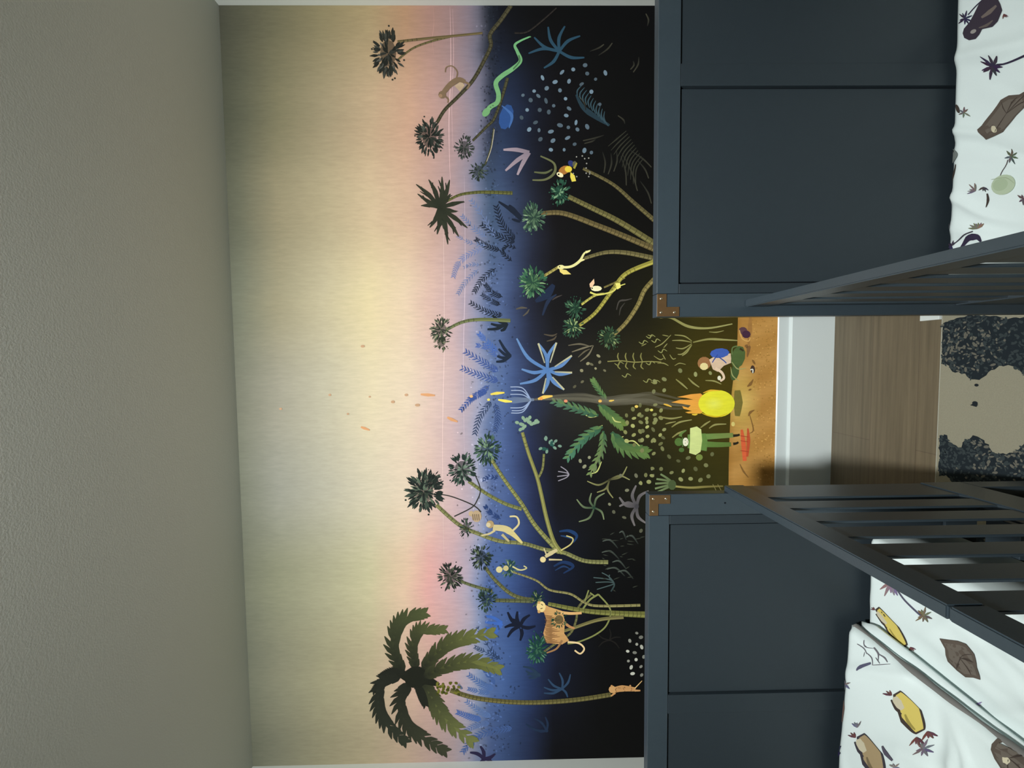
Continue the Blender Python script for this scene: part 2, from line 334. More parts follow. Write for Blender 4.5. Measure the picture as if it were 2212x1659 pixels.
    for P, ln, w_, c, n in (
        (k2((960, 440), (880, 300), (785, 170)), 12, 3, BL, 7), (k2((900, 440), (800, 370), (722, 285)), 11, 3, BL, 7), (k2((900, 500), (780, 480), (690, 430)), 9, 2.5, BL, 6),
        (k2((880, 520), (760, 570), (690, 640), (662, 725)), 12, 3, (112, 126, 172), 11), (k2((850, 640), (790, 635), (740, 655)), 8, 2.4, BL, 5), (k2((840, 670), (750, 760), (694, 848)), 10, 2.6, BL, 8),
        (k2((1100, 455), (1010, 350), (968, 215)), 14, 4, DK, 9), (k2((1100, 475), (980, 430), (862, 348)), 13, 4, DK, 9), (k2((1000, 535), (900, 505), (822, 455)), 11, 4, DK, 8),
        (k2((965, 662), (870, 740), (812, 832)), 12, 3.5, DK, 8), (k2((1015, 868), (940, 840), (890, 778)), 11, 3.5, DK, 7), (k2((1000, 925), (940, 900), (865, 850)), 10, 3, DK, 7), (k2((1010, 1000), (900, 975), (782, 908)), 12, 3.5, DK, 10),
        (k2((1110, 520), (1050, 500), (1020, 525)), 8, 4, DK, 4), (k2((1080, 610), (1030, 570), (1010, 540)), 9, 4, DK, 4),
        (k2((980, 1260), (900, 1190), (845, 1130)), 12, 3.5, (70, 105, 180), 7), (k2((980, 1300), (900, 1230), (830, 1215)), 11, 3, (72, 100, 170), 6),
        (k2((980, 1400), (880, 1340), (745, 1258)), 14, 4, B2, 9), (k2((980, 1470), (850, 1430), (722, 1378)), 14, 4, B2, 9), (k2((920, 1500), (850, 1560), (780, 1600)), 12, 4, B2, 8), (k2((900, 1540), (800, 1590), (715, 1680)), 12, 4.5, B2, 9),
        (k3((930, 292), (850, 400), (815, 525)), 13, 3.5, (44, 60, 92), 11), (k3((960, 300), (980, 400), (960, 500)), 12, 3, (48, 70, 120), 8),
        (k3((980, 840), (920, 830), (875, 850)), 9, 4, (38, 60, 110), 4), (k3((1000, 1130), (930, 1090), (890, 1040)), 10, 4, (38, 60, 110), 6),
        (k4((1000, 880), (920, 800), (830, 640)), 9, 3, (40, 58, 90), 7), (k4((1000, 880), (900, 830), (815, 790)), 10, 3, (40, 58, 90), 7),
        (k4((950, 1090), (870, 1060), (772, 990)), 13, 4, (72, 98, 150), 9), (k4((930, 1120), (850, 1110), (768, 1090)), 10, 3.5, (72, 98, 150), 7), (k4((960, 1060), (920, 1000), (890, 960)), 10, 3.5, (60, 86, 140), 6),
        (k4((930, 1290), (850, 1250), (755, 1178)), 12, 3.5, (80, 104, 152), 9), (k4((860, 1310), (780, 1290), (690, 1258)), 12, 4.5, (66, 92, 150), 9), (k4((920, 1335), (830, 1350), (740, 1395)), 12, 3, (76, 98, 146), 10),
        (k4((1080, 1370), (950, 1390), (810, 1440), (728, 1545)), 14, 4, (60, 82, 130), 13), (k4((860, 1420), (800, 1480), (735, 1540)), 9, 3, (64, 84, 130), 6),
        (k4((730, 1090), (715, 1080), (700, 1060)), 6, 2, (80, 92, 120), 4)):
        frond(P, ln, w_, c, n)
    for P, w_, c in ((k2((1150, 320), (1080, 250), (985, 185)), 9, DK), (k2((1150, 300), (1090, 240), (1060, 210)), 9, DK), (k2((1140, 330), (1080, 310)), 7, DK)): ST(P, w_ * .6, w_ * .4, c, mid=w_)
    for ty in (570, 610, 650, 690): ST(k4((890, ty), (950, ty + 10), (1010, 620)), 5, 8, (62, 100, 178))
    for cx, cy, tips, w_, c in ((1140, 640, ((1050, 540), (1028, 650), (1050, 720), (1120, 535), (1210, 560), (1250, 640), (1140, 745), (1080, 590)), 8, (18, 24, 42)),
                                (880, 1590, ((780, 1545), (855, 1500), (960, 1555), (840, 1625), (940, 1615)), 8, (34, 30, 56)),
                                (1440, 1090, ((1340, 1020), (1420, 975), (1500, 985), (1310, 1078), (1310, 1120), (1480, 1150)), 5, (40, 62, 88)),
                                (1275, 990, ((1160, 930), (1190, 990), (1180, 960), (1200, 1010)), 6, (34, 52, 72)), (1330, 1390, ((1240, 1300), (1320, 1290), (1250, 1380), (1180, 1340)), 5, (26, 40, 62)),
                                (1780, 740, ((1690, 690), (1700, 790), (1780, 660), (1850, 800), (1860, 720)), 3, (26, 24, 22))):
        p = k4_(cx, cy); star(p[0], p[1], k4(*tips), w_, c)
    for tips, c0, c, w_ in ((((990, 1175), (985, 1240), (975, 1292), (968, 1332)), (1075, 1290), (26, 38, 56), 7), (((930, 1060), (905, 1100), (1000, 1110), (940, 1000)), (1050, 1060), (24, 34, 44), 7)):
        for t_ in tips: ST(k2(c0, ((c0[0] + t_[0]) / 2, (c0[1] + t_[1]) / 2 + 14), t_), 4, 4, c, mid=w_)
    # dim shapes in the dark undergrowth
    for P, w_, c in ((k3((1420, 1220), (1490, 1215), (1545, 1250), (1520, 1300)), 8, (30, 58, 100)), (k3((1430, 1250), (1500, 1265), (1530, 1290)), 5, (36, 66, 108)), (k3((1380, 1470), (1450, 1440), (1520, 1470), (1450, 1520)), 8, (28, 50, 88)),
                     (k3((1390, 1500), (1450, 1470), (1500, 1490)), 4, (34, 58, 96)), (k2((1380, 780), (1330, 850), (1250, 900)), 20, (30, 42, 66)), (k2((1300, 1000), (1340, 900), (1400, 850)), 8, (34, 46, 70)),
                     (k1((1780, 900), (1680, 840), (1590, 770), (1540, 680)), 12, (34, 52, 62)), (k2((1110, 955), (1150, 945), (1190, 948)), 5, (90, 84, 74)), (k2((1160, 1005), (1190, 980), (1205, 955)), 4, (90, 84, 74)),
                     (k2((1310, 1135), (1370, 1145), (1405, 1130)), 4, (86, 76, 62)), (k2((1330, 1185), (1380, 1170), (1400, 1145)), 4, (86, 76, 62)), (k2((1370, 890), (1400, 870), (1440, 855)), 3.5, (70, 62, 58)),
                     (k2((1485, 1215), (1570, 1205), (1650, 1225)), 4, (104, 96, 78)), (k2((1510, 1262), (1590, 1235), (1660, 1215)), 4, (120, 112, 90)), (k2((1570, 1330), (1630, 1280), (1665, 1215)), 4, (120, 112, 90)), (k2((1555, 1300), (1600, 1260), (1640, 1240)), 3.5, (100, 92, 72)),
                     (k2((1830, 960), (1850, 900), (1900, 890), (1940, 880)), 4, (70, 66, 60)), (k2((1850, 1000), (1860, 950), (1890, 910)), 3, (62, 58, 52))): ST(P, w_ * 0.4, w_ * 0.3, c, mid=w_)
    for a, b, c_ in ((1730, 1290, 1840), (1725, 1370, 1850), (1800, 1440, 1900), (1760, 1490, 1890), (1840, 1510, 1950), (1850, 1230, 1900), (1900, 1260, 1985)): ST(k3((a, b), ((a + c_) / 2, b - 8), (c_, b + 50)), 1.5, 2, (84, 92, 84), (30, 34, 32), mid=4)
    for t_ in ((1665, 1550), (1680, 1585), (1725, 1515), (1690, 1635), (1780, 1530)): ST(k3(t_, (1780, (t_[1] + 1580) / 2), (1815, 1600), (1790, 1650)), 2, 3, (74, 92, 92), (44, 58, 60))
    rr = R_(9)
    for q in range(26):
        x = rr.uniform(1720, 2040); y = rr.uniform(1240, 1640); a = rr.uniform(-0.6, 0.6); p = k3_(x, y); m.leaf(p[0], p[1], a, rr.uniform(6, 16), 2.2, pt((62, 66, 56), p), pt((30, 32, 28), p))
    for a, b, c_, d in ((1840, 830, 1890, 890), (1590, 1010, 1740, 970), (1600, 1030, 1680, 1000), (1740, 1240, 1730, 1090), (1770, 1250, 1790, 1100), (1810, 1230, 1830, 1080), (1980, 1370, 1870, 1100), (1900, 1330, 1860, 1120), (2080, 1200, 1930, 1080), (2060, 1280, 1980, 1150), (2080, 1460, 2000, 1300), (1560, 690, 1610, 790), (1740, 320, 1640, 370), (1800, 310, 1700, 400), (1950, 520, 1990, 410), (2040, 100, 2050, 190), (1930, 500, 1950, 440)):
        ST(k1((a, b), ((a + c_) / 2 + 14, (b + d) / 2), (c_, d)), 2, 1.5, (58, 56, 46), (28, 28, 26), mid=3.6)
    for q in range(11):
        t = q / 10; ST(k1((1770 - 220 * t, 905 - 215 * t), (1740 - 190 * t, 850 - 200 * t), (1745 - 160 * t, 800 - 190 * t)), 1.4, 1, (52, 74, 84), mid=3)
        ST(k1((1900 + 12 * q, 940 + 20 * q), (1830 + 14 * q, 1000 + 22 * q), (1770 + 20 * q, 1050 + 30 * q)), 1.4, 1, (46, 46, 38), mid=3)
    for P in (((1990, 330), (1940, 360), (1880, 400)), ((2000, 345), (1960, 420), (1900, 470))): pass
    # --- layer 2: leaves, stars, dots
    m.layer = 2
    dots(k1((1300, 560), (1330, 635), (1425, 650), (1390, 590), (1490, 585), (1580, 605), (1620, 530), (1605, 470), (1680, 570), (1750, 525), (1650, 660), (1710, 750), (1465, 710), (1490, 780), (1345, 805), (1160, 685), (1270, 690), (1325, 725), (1215, 720), (1150, 845), (1250, 880), (1205, 930), (1285, 1000), (1375, 1010), (1425, 900), (1485, 915), (1550, 930), (1530, 1035), (1455, 1075), (1480, 990), (1360, 1075), (1600, 1080), (1650, 1095), (1280, 790), (1190, 790), (1360, 945), (1520, 500), (1440, 520), (1240, 655), (1275, 935), (1540, 880), (1620, 910), (1380, 760), (1470, 830)), 5.2, (112, 132, 148))
    dots(k4((1975, 690), (1925, 745), (1975, 770), (2005, 720), (1910, 820), (1960, 830), (2010, 790), (1915, 890), (1970, 880), (2005, 930), (1935, 935), (1945, 980), (2010, 990), (2025, 860)), 4.4, (176, 176, 164))
    dots(k2((1580, 1395), (1625, 1345), (1700, 1290), (1710, 1335), (1680, 1380), (1745, 1395), (1585, 1475), (1530, 1510), (1650, 1350)), 4, (150, 144, 110))
    dots(k3((1570, 715), (1600, 755), (1635, 690), (1780, 1025), (1810, 1080), (1885, 1120), (2005, 1215), (1905, 925), (2000, 875), (1970, 820), (1860, 818), (2040, 815), (2085, 770), (2150, 770), (2060, 860), (2090, 820)), 4.2, (140, 140, 112))
    dots(k3(*[(1900 + 50 * i + rnd.uniform(-8, 8), 320 + 62 * j + 26 * (i % 2) + rnd.uniform(-8, 8)) for i in range(6) for j in range(5) if (i + j) % 7]), 5, (166, 168, 104), 0.15)
    dots(k5((335, 530), (460, 560), (580, 550), (205, 600), (130, 620), (205, 690), (120, 700), (20, 900), (65, 950), (135, 930), (30, 1020), (115, 1010), (205, 1010), (25, 1095), (110, 1100), (195, 1075), (190, 1165), (245, 1230), (320, 1265), (400, 1240), (490, 1235), (595, 1210), (545, 1300), (460, 1330), (360, 1345), (110, 1325), (180, 1330), (265, 1360), (55, 1380), (105, 1385), (340, 1415), (420, 1410), (500, 1420), (565, 1390), (80, 1435), (15, 1445), (120, 1205), (25, 1180)), 5.2, (140, 142, 92), 0.15)
    p = k1_(1420, 370); star(p[0], p[1], k1((1200, 385), (1240, 270), (1340, 195), (1460, 190), (1570, 260), (1600, 415), (1310, 490)), 7, (38, 66, 84))
    p = k2_(1335, 1390); star(p[0], p[1], k2((1115, 1165), (1270, 1200), (1400, 1195), (1510, 1288), (1512, 1410), (1455, 1532), (1302, 1560), (1138, 1490), (1150, 1385)), 7.5, (84, 124, 180), (104, 140, 190))
    for t_ in ((1270, 1200), (1400, 1195), (1510, 1288), (1512, 1410), (1455, 1532), (1302, 1560)): ST(k2((1335 + (t_[0] - 1335) * .3, 1390 + (t_[1] - 1390) * .3 + 8), t_), 2.5, 4, (170, 170, 150), (196, 190, 150))
    DI(*k1_(1040, 840), 15, (44, 76, 132), 28, 0.25); ST(k1((1010, 760), (1080, 830), (1060, 920)), 2, 2, (64, 100, 158), mid=7)
    for t_ in ((1020, 1075), (1035, 1225), (1120, 1255)): ST(k1((1205, 1095), ((1205 + t_[0]) / 2, (1095 + t_[1]) / 2 - 10), t_), 8, 4, (130, 116, 128), (164, 146, 156), mid=9)
    ST(k1((1228, 1292), (1320, 1288), (1385, 1240), (1380, 1170), (1285, 1120)), 3, 3, (104, 106, 72), mid=6); ST(k1((1240, 1235), (1320, 1240), (1370, 1215)), 3, 3, (92, 96, 66), mid=5)
    for t_ in ((1070, 185), (1075, 210), (1070, 238), (1070, 335), (1075, 372), (1080, 355)): ST(k3((1218, 280), (1160, 280 + (t_[1] - 280) * 0.9), t_), 2.5, 1.6, (140, 160, 200), (176, 188, 214))
    for t_ in ((1430, 755), (1412, 790), (1405, 826), (1412, 858)): ST(k3(t_, (1470, (t_[1] + 810) / 2), (1490, 812)), 2, 2.4, (150, 144, 156))
    for cx, cy, tips, w_, c, c2 in ((1780, 850, ((1905, 755), (1925, 850), (1805, 980), (1690, 940), (1620, 860)), 4, (56, 54, 36), (150, 148, 96)), (1670, 1050, ((1545, 990), (1650, 945), (1745, 945), (1740, 1135), (1560, 1150)), 4.5, (40, 66, 50), (126, 138, 100)),
                                    (1975, 1040, ((1850, 975), (1850, 1040), (1970, 890), (2060, 930), (1960, 1180), (2040, 1160)), 7, (64, 62, 66), (116, 110, 110))):
        p = k3_(cx, cy); star(p[0], p[1], k3(*tips), w_, c, c2, 0.2)
    GR = (52, 88, 62); GH = (150, 172, 84)
    for P, w_, c2 in ((((1700, 390), (1560, 345), (1380, 288)), 20, (84, 120, 96)), (((1730, 470), (1600, 550), (1480, 692)), 22, (80, 130, 104)), (((1735, 500), (1722, 640), (1640, 808)), 18, (128, 140, 90)), (((1795, 510), (1880, 610), (2035, 655)), 30, (96, 120, 60)), (((1700, 310), (1790, 390), (1865, 455)), 24, (110, 130, 60)), (((1760, 280), (1700, 200), (1660, 135)), 13, (110, 140, 80))):
        jag(k3(*P), w_, GR, c2, 9, tuple((GR[i] + GH[i]) / 2 for i in range(3)))
    for P in (((1800, 400), (1820, 430), (1862, 438)), ((1800, 505), (1840, 548), (1880, 540)), ((1890, 580), (1950, 572), (1995, 608)), ((1730, 460), (1660, 500), (1620, 560)), ((1640, 806), (1690, 790), (1722, 720)), ((1690, 395), (1640, 400), (1600, 380))): ST(k3(*P), 1.5, 1.5, (196, 200, 120), mid=3)
    # plants around the fire glow
    PL = (130, 126, 72)
    for P, w_ in ((((440, 300), (560, 275), (680, 278), (800, 285)), 5), (((430, 300), (350, 285), (270, 285)), 3), (((430, 290), (370, 250), (290, 240)), 3), (((430, 320), (390, 380), (350, 410)), 3), (((430, 310), (360, 350), (300, 345)), 3), (((430, 320), (360, 390), (315, 398)), 3), (((170, 100), (260, 100), (400, 170), (560, 185), (760, 150)), 6),
                  (((120, 410), (170, 440), (200, 430)), 2.5), (((150, 470), (200, 470), (240, 490)), 2.5), (((190, 395), (215, 440)), 2.5), (((250, 400), (275, 435), (300, 430)), 2.5), (((130, 340), (190, 310), (260, 240)), 2.5), (((200, 345), (230, 310)), 2.5), (((190, 240), (240, 250)), 2.2), (((70, 240), (110, 250)), 2.2), (((20, 330), (60, 310)), 2.2), (((290, 490), (330, 470), (380, 480)), 2.2), (((570, 215), (630, 218), (690, 205)), 2.5),
                  (((300, 600), (350, 640), (395, 680)), 4), (((400, 590), (440, 630), (490, 665)), 4), (((540, 610), (610, 615), (670, 640)), 3.5), (((165, 905), (260, 920), (350, 905)), 4), (((215, 965), (250, 955), (300, 945)), 3), (((265, 990), (330, 950), (430, 930)), 4), (((500, 995), (540, 965), (580, 940)), 4), (((570, 1000), (620, 970), (710, 965)), 4), (((270, 1075), (320, 1040), (385, 1015)), 4)):
        ST(k5(*P), w_ * 0.5, w_ * 0.4, PL, (150, 146, 90), mid=w_)
    for t_ in ((175, 1372), (142, 1412), (132, 1450), (130, 1490), (136, 1525)): ST(k5(t_, (230, (t_[1] + 1440) / 2), (290, 1455)), 4, 5, (118, 134, 92), (74, 88, 52))
    DI(*k5_(270, 1460), 9, (70, 84, 52), 11); ST(k5((298, 1472), (420, 1482), (560, 1474), (685, 1470)), 4, 3, (150, 142, 80), (104, 94, 50), mid=5)
    for P in (((600, 1455), (620, 1490), (630, 1520)), ((640, 1455), (660, 1490), (675, 1520))): ST(k5(*P), 1.5, 1.5, (120, 112, 70))
    for q in range(9):                        # squiggly little plants above the kneeling child
        x, y = rnd.uniform(1750, 2140), rnd.uniform(1140, 1500); ST(k2((x, y), (x + 25, y + 14), (x + 40, y - 10), (x + 66, y + 4)), 1.4, 1, (140, 140, 84), mid=2.6)
    ST(k2((1765, 1330), (1860, 1325), (1960, 1335), (2060, 1330), (2150, 1335)), 2, 2, (150, 144, 84))
    for x in (1850, 1905, 1960, 2015): ST(k2((x, 1330), (x - 12, 1295), (x - 6, 1268)), 2, 1.5, PL, mid=3); ST(k2((x, 1335), (x - 10, 1365), (x + 8, 1385)), 2, 1.5, PL, mid=3)
    # --- layer 3: trunks
    m.layer = 3
    OL = (96, 90, 52)
    for P, w0, w1, c in (
        (k1((262, 302), (460, 280), (650, 262), (870, 240)), 6, 5, (88, 76, 50)), (k1((262, 432), (370, 350), (500, 300), (650, 262)), 4, 5, (84, 76, 48)),
        (k1((545, 880), (600, 790), (700, 690), (800, 580), (880, 440), (930, 330), (925, 250), (1000, 150), (1075, 42)), 7, 9, (58, 54, 38)),
        (k1((800, 1010), (900, 910), (955, 850), (1010, 700), (1050, 560)), 5, 7, (60, 58, 40)), (k1((890, 1180), (930, 1060), (950, 920)), 4, 3, (62, 62, 44)), (k1((1100, 240), (1190, 232), (1300, 150), (1400, 60)), 4, 3, (34, 30, 28)),
        (k2((598, 192), (700, 140), (800, 122), (900, 118), (1085, 125)), 5, 8, (84, 84, 44)), (k2((610, 1105), (720, 1050), (850, 1030), (1070, 1038)), 6, 8, (98, 104, 66)),
        (k1((1590, 1210), (1800, 1320), (1950, 1450), (2100, 1580)), 6, 10, (88, 80, 50)), (k2((1485, 150), (1650, 230), (1850, 330), (2100, 485)), 10, 13, (98, 92, 54)), (k2((1290, 272), (1450, 270), (1700, 360), (1900, 440), (2100, 525)), 10, 13, (96, 84, 52)),
        (k2((1270, 742), (1340, 700), (1420, 650)), 6, 6, (150, 138, 74)), (k2((1600, 592), (1750, 550), (1900, 552), (2100, 592)), 7, 11, (100, 92, 58)), (k2((1565, 1072), (1680, 980), (1800, 820), (1900, 700), (2100, 615)), 7, 10, (146, 138, 62)),
        (k2((1580, 922), (1670, 860), (1740, 845)), 5, 5, (170, 162, 80)), (k2((1815, 1135), (1900, 1050), (1980, 930), (2030, 820), (2100, 740)), 8, 10, (118, 106, 62)), (k2((1740, 800), (1830, 760), (1890, 730)), 4, 4, (110, 100, 56)),
        (k3((540, 1030), (700, 1170), (850, 1240), (1000, 1290), (1160, 1305), (1320, 1350), (1450, 1370), (1600, 1430), (1770, 1440)), 8, 9, (112, 112, 70)), (k3((770, 860), (900, 950), (1030, 1020), (1150, 1060)), 7, 8, (110, 112, 66)),
        (k3((930, 700), (1020, 840), (1150, 1020), (1250, 1180), (1420, 1370)), 7, 10, (122, 122, 72)), (k3((1155, 510), (1200, 660), (1260, 830), (1290, 950), (1330, 1130), (1380, 1290), (1440, 1375)), 7, 9, (126, 124, 70)), (k3((1310, 665), (1300, 770), (1265, 845)), 5, 5, (112, 112, 66)),
        (k4((690, 310), (800, 350), (940, 390)), 6, 7, (88, 92, 62)), (k4((890, 220), (960, 310), (1060, 400), (1150, 440), (1240, 452)), 7, 9, (92, 92, 58)), (k4((960, 455), (1100, 458), (1220, 460)), 8, 9, (80, 84, 56)), (k4((1340, 480), (1600, 530), (1850, 550), (2040, 558)), 8, 14, (104, 104, 54)),
        (k4((1080, 250), (1250, 310), (1350, 380), (1500, 410), (1600, 470), (1700, 495), (2000, 490)), 4, 6, (122, 116, 74)), (k4((1300, 720), (1500, 660), (1700, 595), (1880, 575)), 6, 8, (104, 98, 60)), (k4((1300, 830), (1400, 760), (1500, 690), (1540, 600), (1560, 500), (1650, 410)), 5, 5, (92, 90, 56)),
        (k4((640, 1100), (800, 1150), (1000, 1178), (1200, 1187), (1400, 1180), (1600, 1160), (1790, 1130)), 10, 10, (86, 80, 46))): trunk(P, w0, w1, c)
    for P, w_ in ((((1700, 412), (1785, 520), (1760, 630), (1680, 700), (1560, 752), (1480, 765)), 3.4), (((1590, 515), (1640, 450), (1700, 412)), 4), (((1600, 470), (1630, 382)), 3), (((1640, 400), (1680, 430)), 3)): ST(k4(*P), w_, w_, (128, 132, 78))
    for P in (((540, 950), (650, 970), (800, 1030), (860, 1080)), ((820, 820), (855, 920), (830, 1000), (790, 1050), (668, 1112))): ST(k3(*P), 2.2, 2.6, (52, 50, 46))
    ST(k1((955, 930), (935, 1060), (900, 1160)), 1.4, 1.2, (190, 180, 160))
    # --- layer 4: crowns
    m.layer = 4
    for K, cx, cy, rx, ry, c, hl, n in (
        (k1_, 195, 385, 105, 175, (44, 46, 40), (86, 86, 80), 70), (k1_, 490, 985, 92, 140, (42, 48, 42), (80, 84, 76), 62), (k1_, 740, 1062, 62, 90, (54, 62, 56), (110, 116, 108), 44), (k1_, 842, 1228, 60, 72, (48, 60, 50), (84, 96, 84), 36),
        (k2_, 572, 1100, 70, 92, (62, 72, 58), (148, 152, 120), 56), (k2_, 575, 1190, 55, 66, (66, 76, 56), (140, 146, 110), 24),
        (k2_, 1422, 120, 66, 96, (52, 100, 78), (130, 168, 128), 44), (k2_, 1238, 300, 84, 108, (70, 104, 84), (150, 180, 140), 56), (k2_, 1232, 765, 92, 112, (64, 116, 84), (142, 180, 126), 60),
        (k2_, 1532, 950, 72, 76, (50, 90, 68), (110, 150, 110), 40), (k2_, 1520, 1082, 76, 74, (56, 96, 72), (160, 180, 120), 44), (k2_, 1778, 1160, 78, 78, (60, 92, 64), (160, 174, 116), 44),
        (k3_, 450, 930, 125, 155, (40, 52, 46), (104, 120, 100), 90), (k3_, 515, 850, 70, 70, (36, 44, 42), (90, 100, 86), 26), (k3_, 725, 775, 100, 110, (42, 62, 54), (130, 150, 132), 66), (k3_, 905, 630, 88, 112, (44, 74, 62), (130, 160, 128), 56),
        (k3_, 860, 1405, 74, 92, (36, 52, 48), (108, 122, 96), 50), (k3_, 640, 1540, 84, 100, (44, 52, 46), (120, 124, 104), 56), (k3_, 1060, 1480, 66, 66, (52, 96, 82), (168, 180, 120), 26), (k3_, 752, 1192, 46, 72, (38, 54, 48), (96, 112, 92), 30),
        (k4_, 900, 452, 66, 88, (38, 60, 54), (90, 116, 92), 40), (k4_, 1265, 445, 48, 66, (30, 66, 56), (130, 146, 96), 26), (k4_, 1262, 800, 66, 116, (40, 92, 74), (104, 150, 118), 54)):
        p = K(cx, cy); tuft(p[0], p[1], rx / S3, ry / S3, c, hl, n)
    for q in range(17): a = rnd.uniform(0, 6.28); t = rnd.uniform(0.3, 1); p = k3_(1190 + 78 * t * math.cos(a), 452 + 60 * t * math.sin(a)); DI(p[0], p[1], 4.6, (140, 168, 140), 3.6, a)
    for q in range(18): a = rnd.uniform(0, 6.28); t = rnd.uniform(0.2, 1); p = k3_(1350 + 78 * t * math.cos(a), 598 + 58 * t * math.sin(a)); DI(p[0], p[1], 4.4, rnd.choice(((40, 84, 76), (120, 150, 132))), 3, a)
    p = k2_(560, 230)
    for t_ in ((395, 62), (485, 28), (580, 8), (635, 30), (430, 215), (738, 185), (686, 258), (762, 375), (700, 437), (492, 372), (545, 420), (622, 492), (592, 382), (640, 130), (405, 130)):
        ST(k2((560, 230), ((560 + t_[0]) / 2 + 10, (230 + t_[1]) / 2 + rnd.uniform(-16, 16)), t_), 6, 1.5, (36, 40, 28), (54, 56, 42), mid=10)
        for e in (0.5, 0.7): ST(k2((560 + (t_[0] - 560) * e, 230 + (t_[1] - 230) * e), (560 + (t_[0] - 560) * (e + .2) + rnd.choice((-22, 22)), 230 + (t_[1] - 230) * (e + .2))), 4, 1, (40, 44, 32))
    DP = (30, 32, 25); YT = (112, 116, 62)
    for P, w_, c2 in ((((310, 985), (235, 830), (250, 680), (320, 590), (445, 550)), 33, (78, 84, 50)), (((400, 960), (368, 820), (395, 710), (450, 672), (588, 664)), 28, (90, 94, 54)), (((440, 950), (560, 815), (700, 740), (935, 690)), 34, YT), (((450, 1000), (620, 925), (800, 895), (978, 945)), 33, YT),
                      (((420, 1010), (500, 1140), (600, 1300), (792, 1462)), 36, (104, 108, 62)), (((360, 1040), (285, 1150), (310, 1310), (430, 1430), (595, 1530)), 34, (52, 54, 40)), (((300, 990), (160, 1040), (125, 1190), (185, 1340), (312, 1462)), 32, (42, 46, 36)), (((330, 980), (230, 960), (145, 992)), 14, DP), (((260, 1000), (160, 1030), (90, 1105)), 16, DP), (((380, 1020), (420, 1100), (460, 1200)), 18, DP)):
        jag(k4(*P), w_, DP, c2, 15)
    DI(*k4_(395, 1005), 27, (28, 30, 22), 24)
    for P, w_ in ((((250, 960), (330, 1000), (420, 1010)), 22), (((420, 940), (450, 1010), (560, 1060)), 26), (((330, 1060), (400, 1030), (500, 1000)), 26)): ST(k4(*P), 8, 6, (28, 30, 22), mid=w_)
    for q in range(34): x, y = rnd.uniform(545, 705), rnd.uniform(1045, 1130); p = k4_(x, y); DI(p[0], p[1], 3.8, rnd.choice(((84, 84, 26), (60, 62, 24), (104, 102, 40))), 2.8, rnd.uniform(0, 3))
    # --- layer 5: animals
    m.layer = 5
    SN = (112, 160, 108)
    P = k1((890, 820), (925, 772), (975, 738), (985, 680), (966, 600), (1010, 548), (1085, 498), (1142, 440), (1120, 375), (1102, 328), (1140, 298), (1208, 268))
    ST(P, 10, 3, SN, (104, 160, 110), mid=10, mm=8); DI(*k1_(897, 808), 11, SN, 7.5, -0.9); ST(k1((1090, 500), (1135, 445), (1130, 400)), 3, 3, (70, 104, 70))
    for p in m.path(P, 3)[3:]: DI(p[0] + 1, p[1], 2.2, (80, 124, 80), 1.6)
    MB = (120, 98, 76); MLt = (176, 152, 126)
    ST(k1((690, 640), (730, 600)), 18, 12, MLt); ST(k1((590, 668), (640, 610), (700, 575), (745, 590)), 10, 8, MB, mid=13); DI(*k1_(582, 682), 8.5, MB); DI(*k1_(570, 690), 4, (150, 120, 92))
    ST(k1((600, 690), (625, 715), (622, 740)), 4, 3, MB); ST(k1((740, 590), (775, 610), (760, 640)), 5, 4, MB); ST(k1((680, 572), (690, 520), (655, 478), (612, 486), (604, 522)), 3, 2.4, MB)
    MY = (206, 190, 142)
    ST(k3((945, 1190), (1030, 1200), (1085, 1235), (1155, 1302)), 12, 4, MY, (214, 198, 130), mid=15); DI(*k3_(925, 1168), 8.5, (178, 152, 108)); DI(*k3_(912, 1172), 5, (214, 198, 160)); ST(k3((960, 1210), (920, 1235), (862, 1248)), 5, 3, MY); ST(k3((1010, 1240), (1060, 1290)), 6, 4, (190, 176, 128))
    ST(k3((1085, 1215), (1130, 1165), (1115, 1115), (1065, 1112)), 4.4, 3.4, (216, 200, 146))
    DI(*k3_(790, 1092), 6, (196, 170, 132)); DI(*k3_(828, 1110), 11, (188, 162, 130), 13); [ST(k3((800 + i * 14, 1095), (805 + i * 14, 1140)), 2, 2, (120, 100, 80)) for i in range(4)]
    DI(*k3_(1303, 1420), 6.5, (226, 206, 150)); ST(k3((1320, 1400), (1360, 1375), (1405, 1350)), 6, 6, MY, mid=9); ST(k3((1345, 1420), (1440, 1422)), 4, 2.4, MY); ST(k3((1330, 1390), (1310, 1340)), 3.4, 2.6, MY); ST(k3((1430, 1355), (1500, 1312), (1517, 1270), (1470, 1250)), 3, 2.6, (200, 186, 120))
    DI(*k3_(990, 1492), 7, (214, 200, 146)); DI(*k3_(1038, 1482), 6, (200, 186, 130)); ST(k3((1085, 1470), (1140, 1495), (1186, 1482), (1165, 1465)), 3.4, 2.4, (206, 196, 140))
    TI = (206, 160, 100)
    PO(k4((1290, 470), (1345, 500), (1440, 530), (1460, 600), (1455, 690), (1490, 740), (1440, 770), (1330, 760), (1305, 690), (1330, 600), (1310, 540), (1270, 540)), TI, (196, 146, 96))
    for q in range(20):
        y = 560 + q * 10; ST(k4((1315 + (q % 3) * 4, y), (1360, y + 8), (1370 + (q % 4) * 18, y + 4)), 1.2, 0.8, (110, 74, 44), mid=2)
    DI(*k4_(1290, 500), 10, (232, 206, 140), 12); DI(*k4_(1275, 470), 3, TI); DI(*k4_(1275, 535), 3.4, TI); ST(k4((1290, 480), (1302, 490)), 1.5, 1.5, (60, 40, 30)); ST(k4((1285, 515), (1300, 510)), 1.5, 1.5, (60, 40, 30))
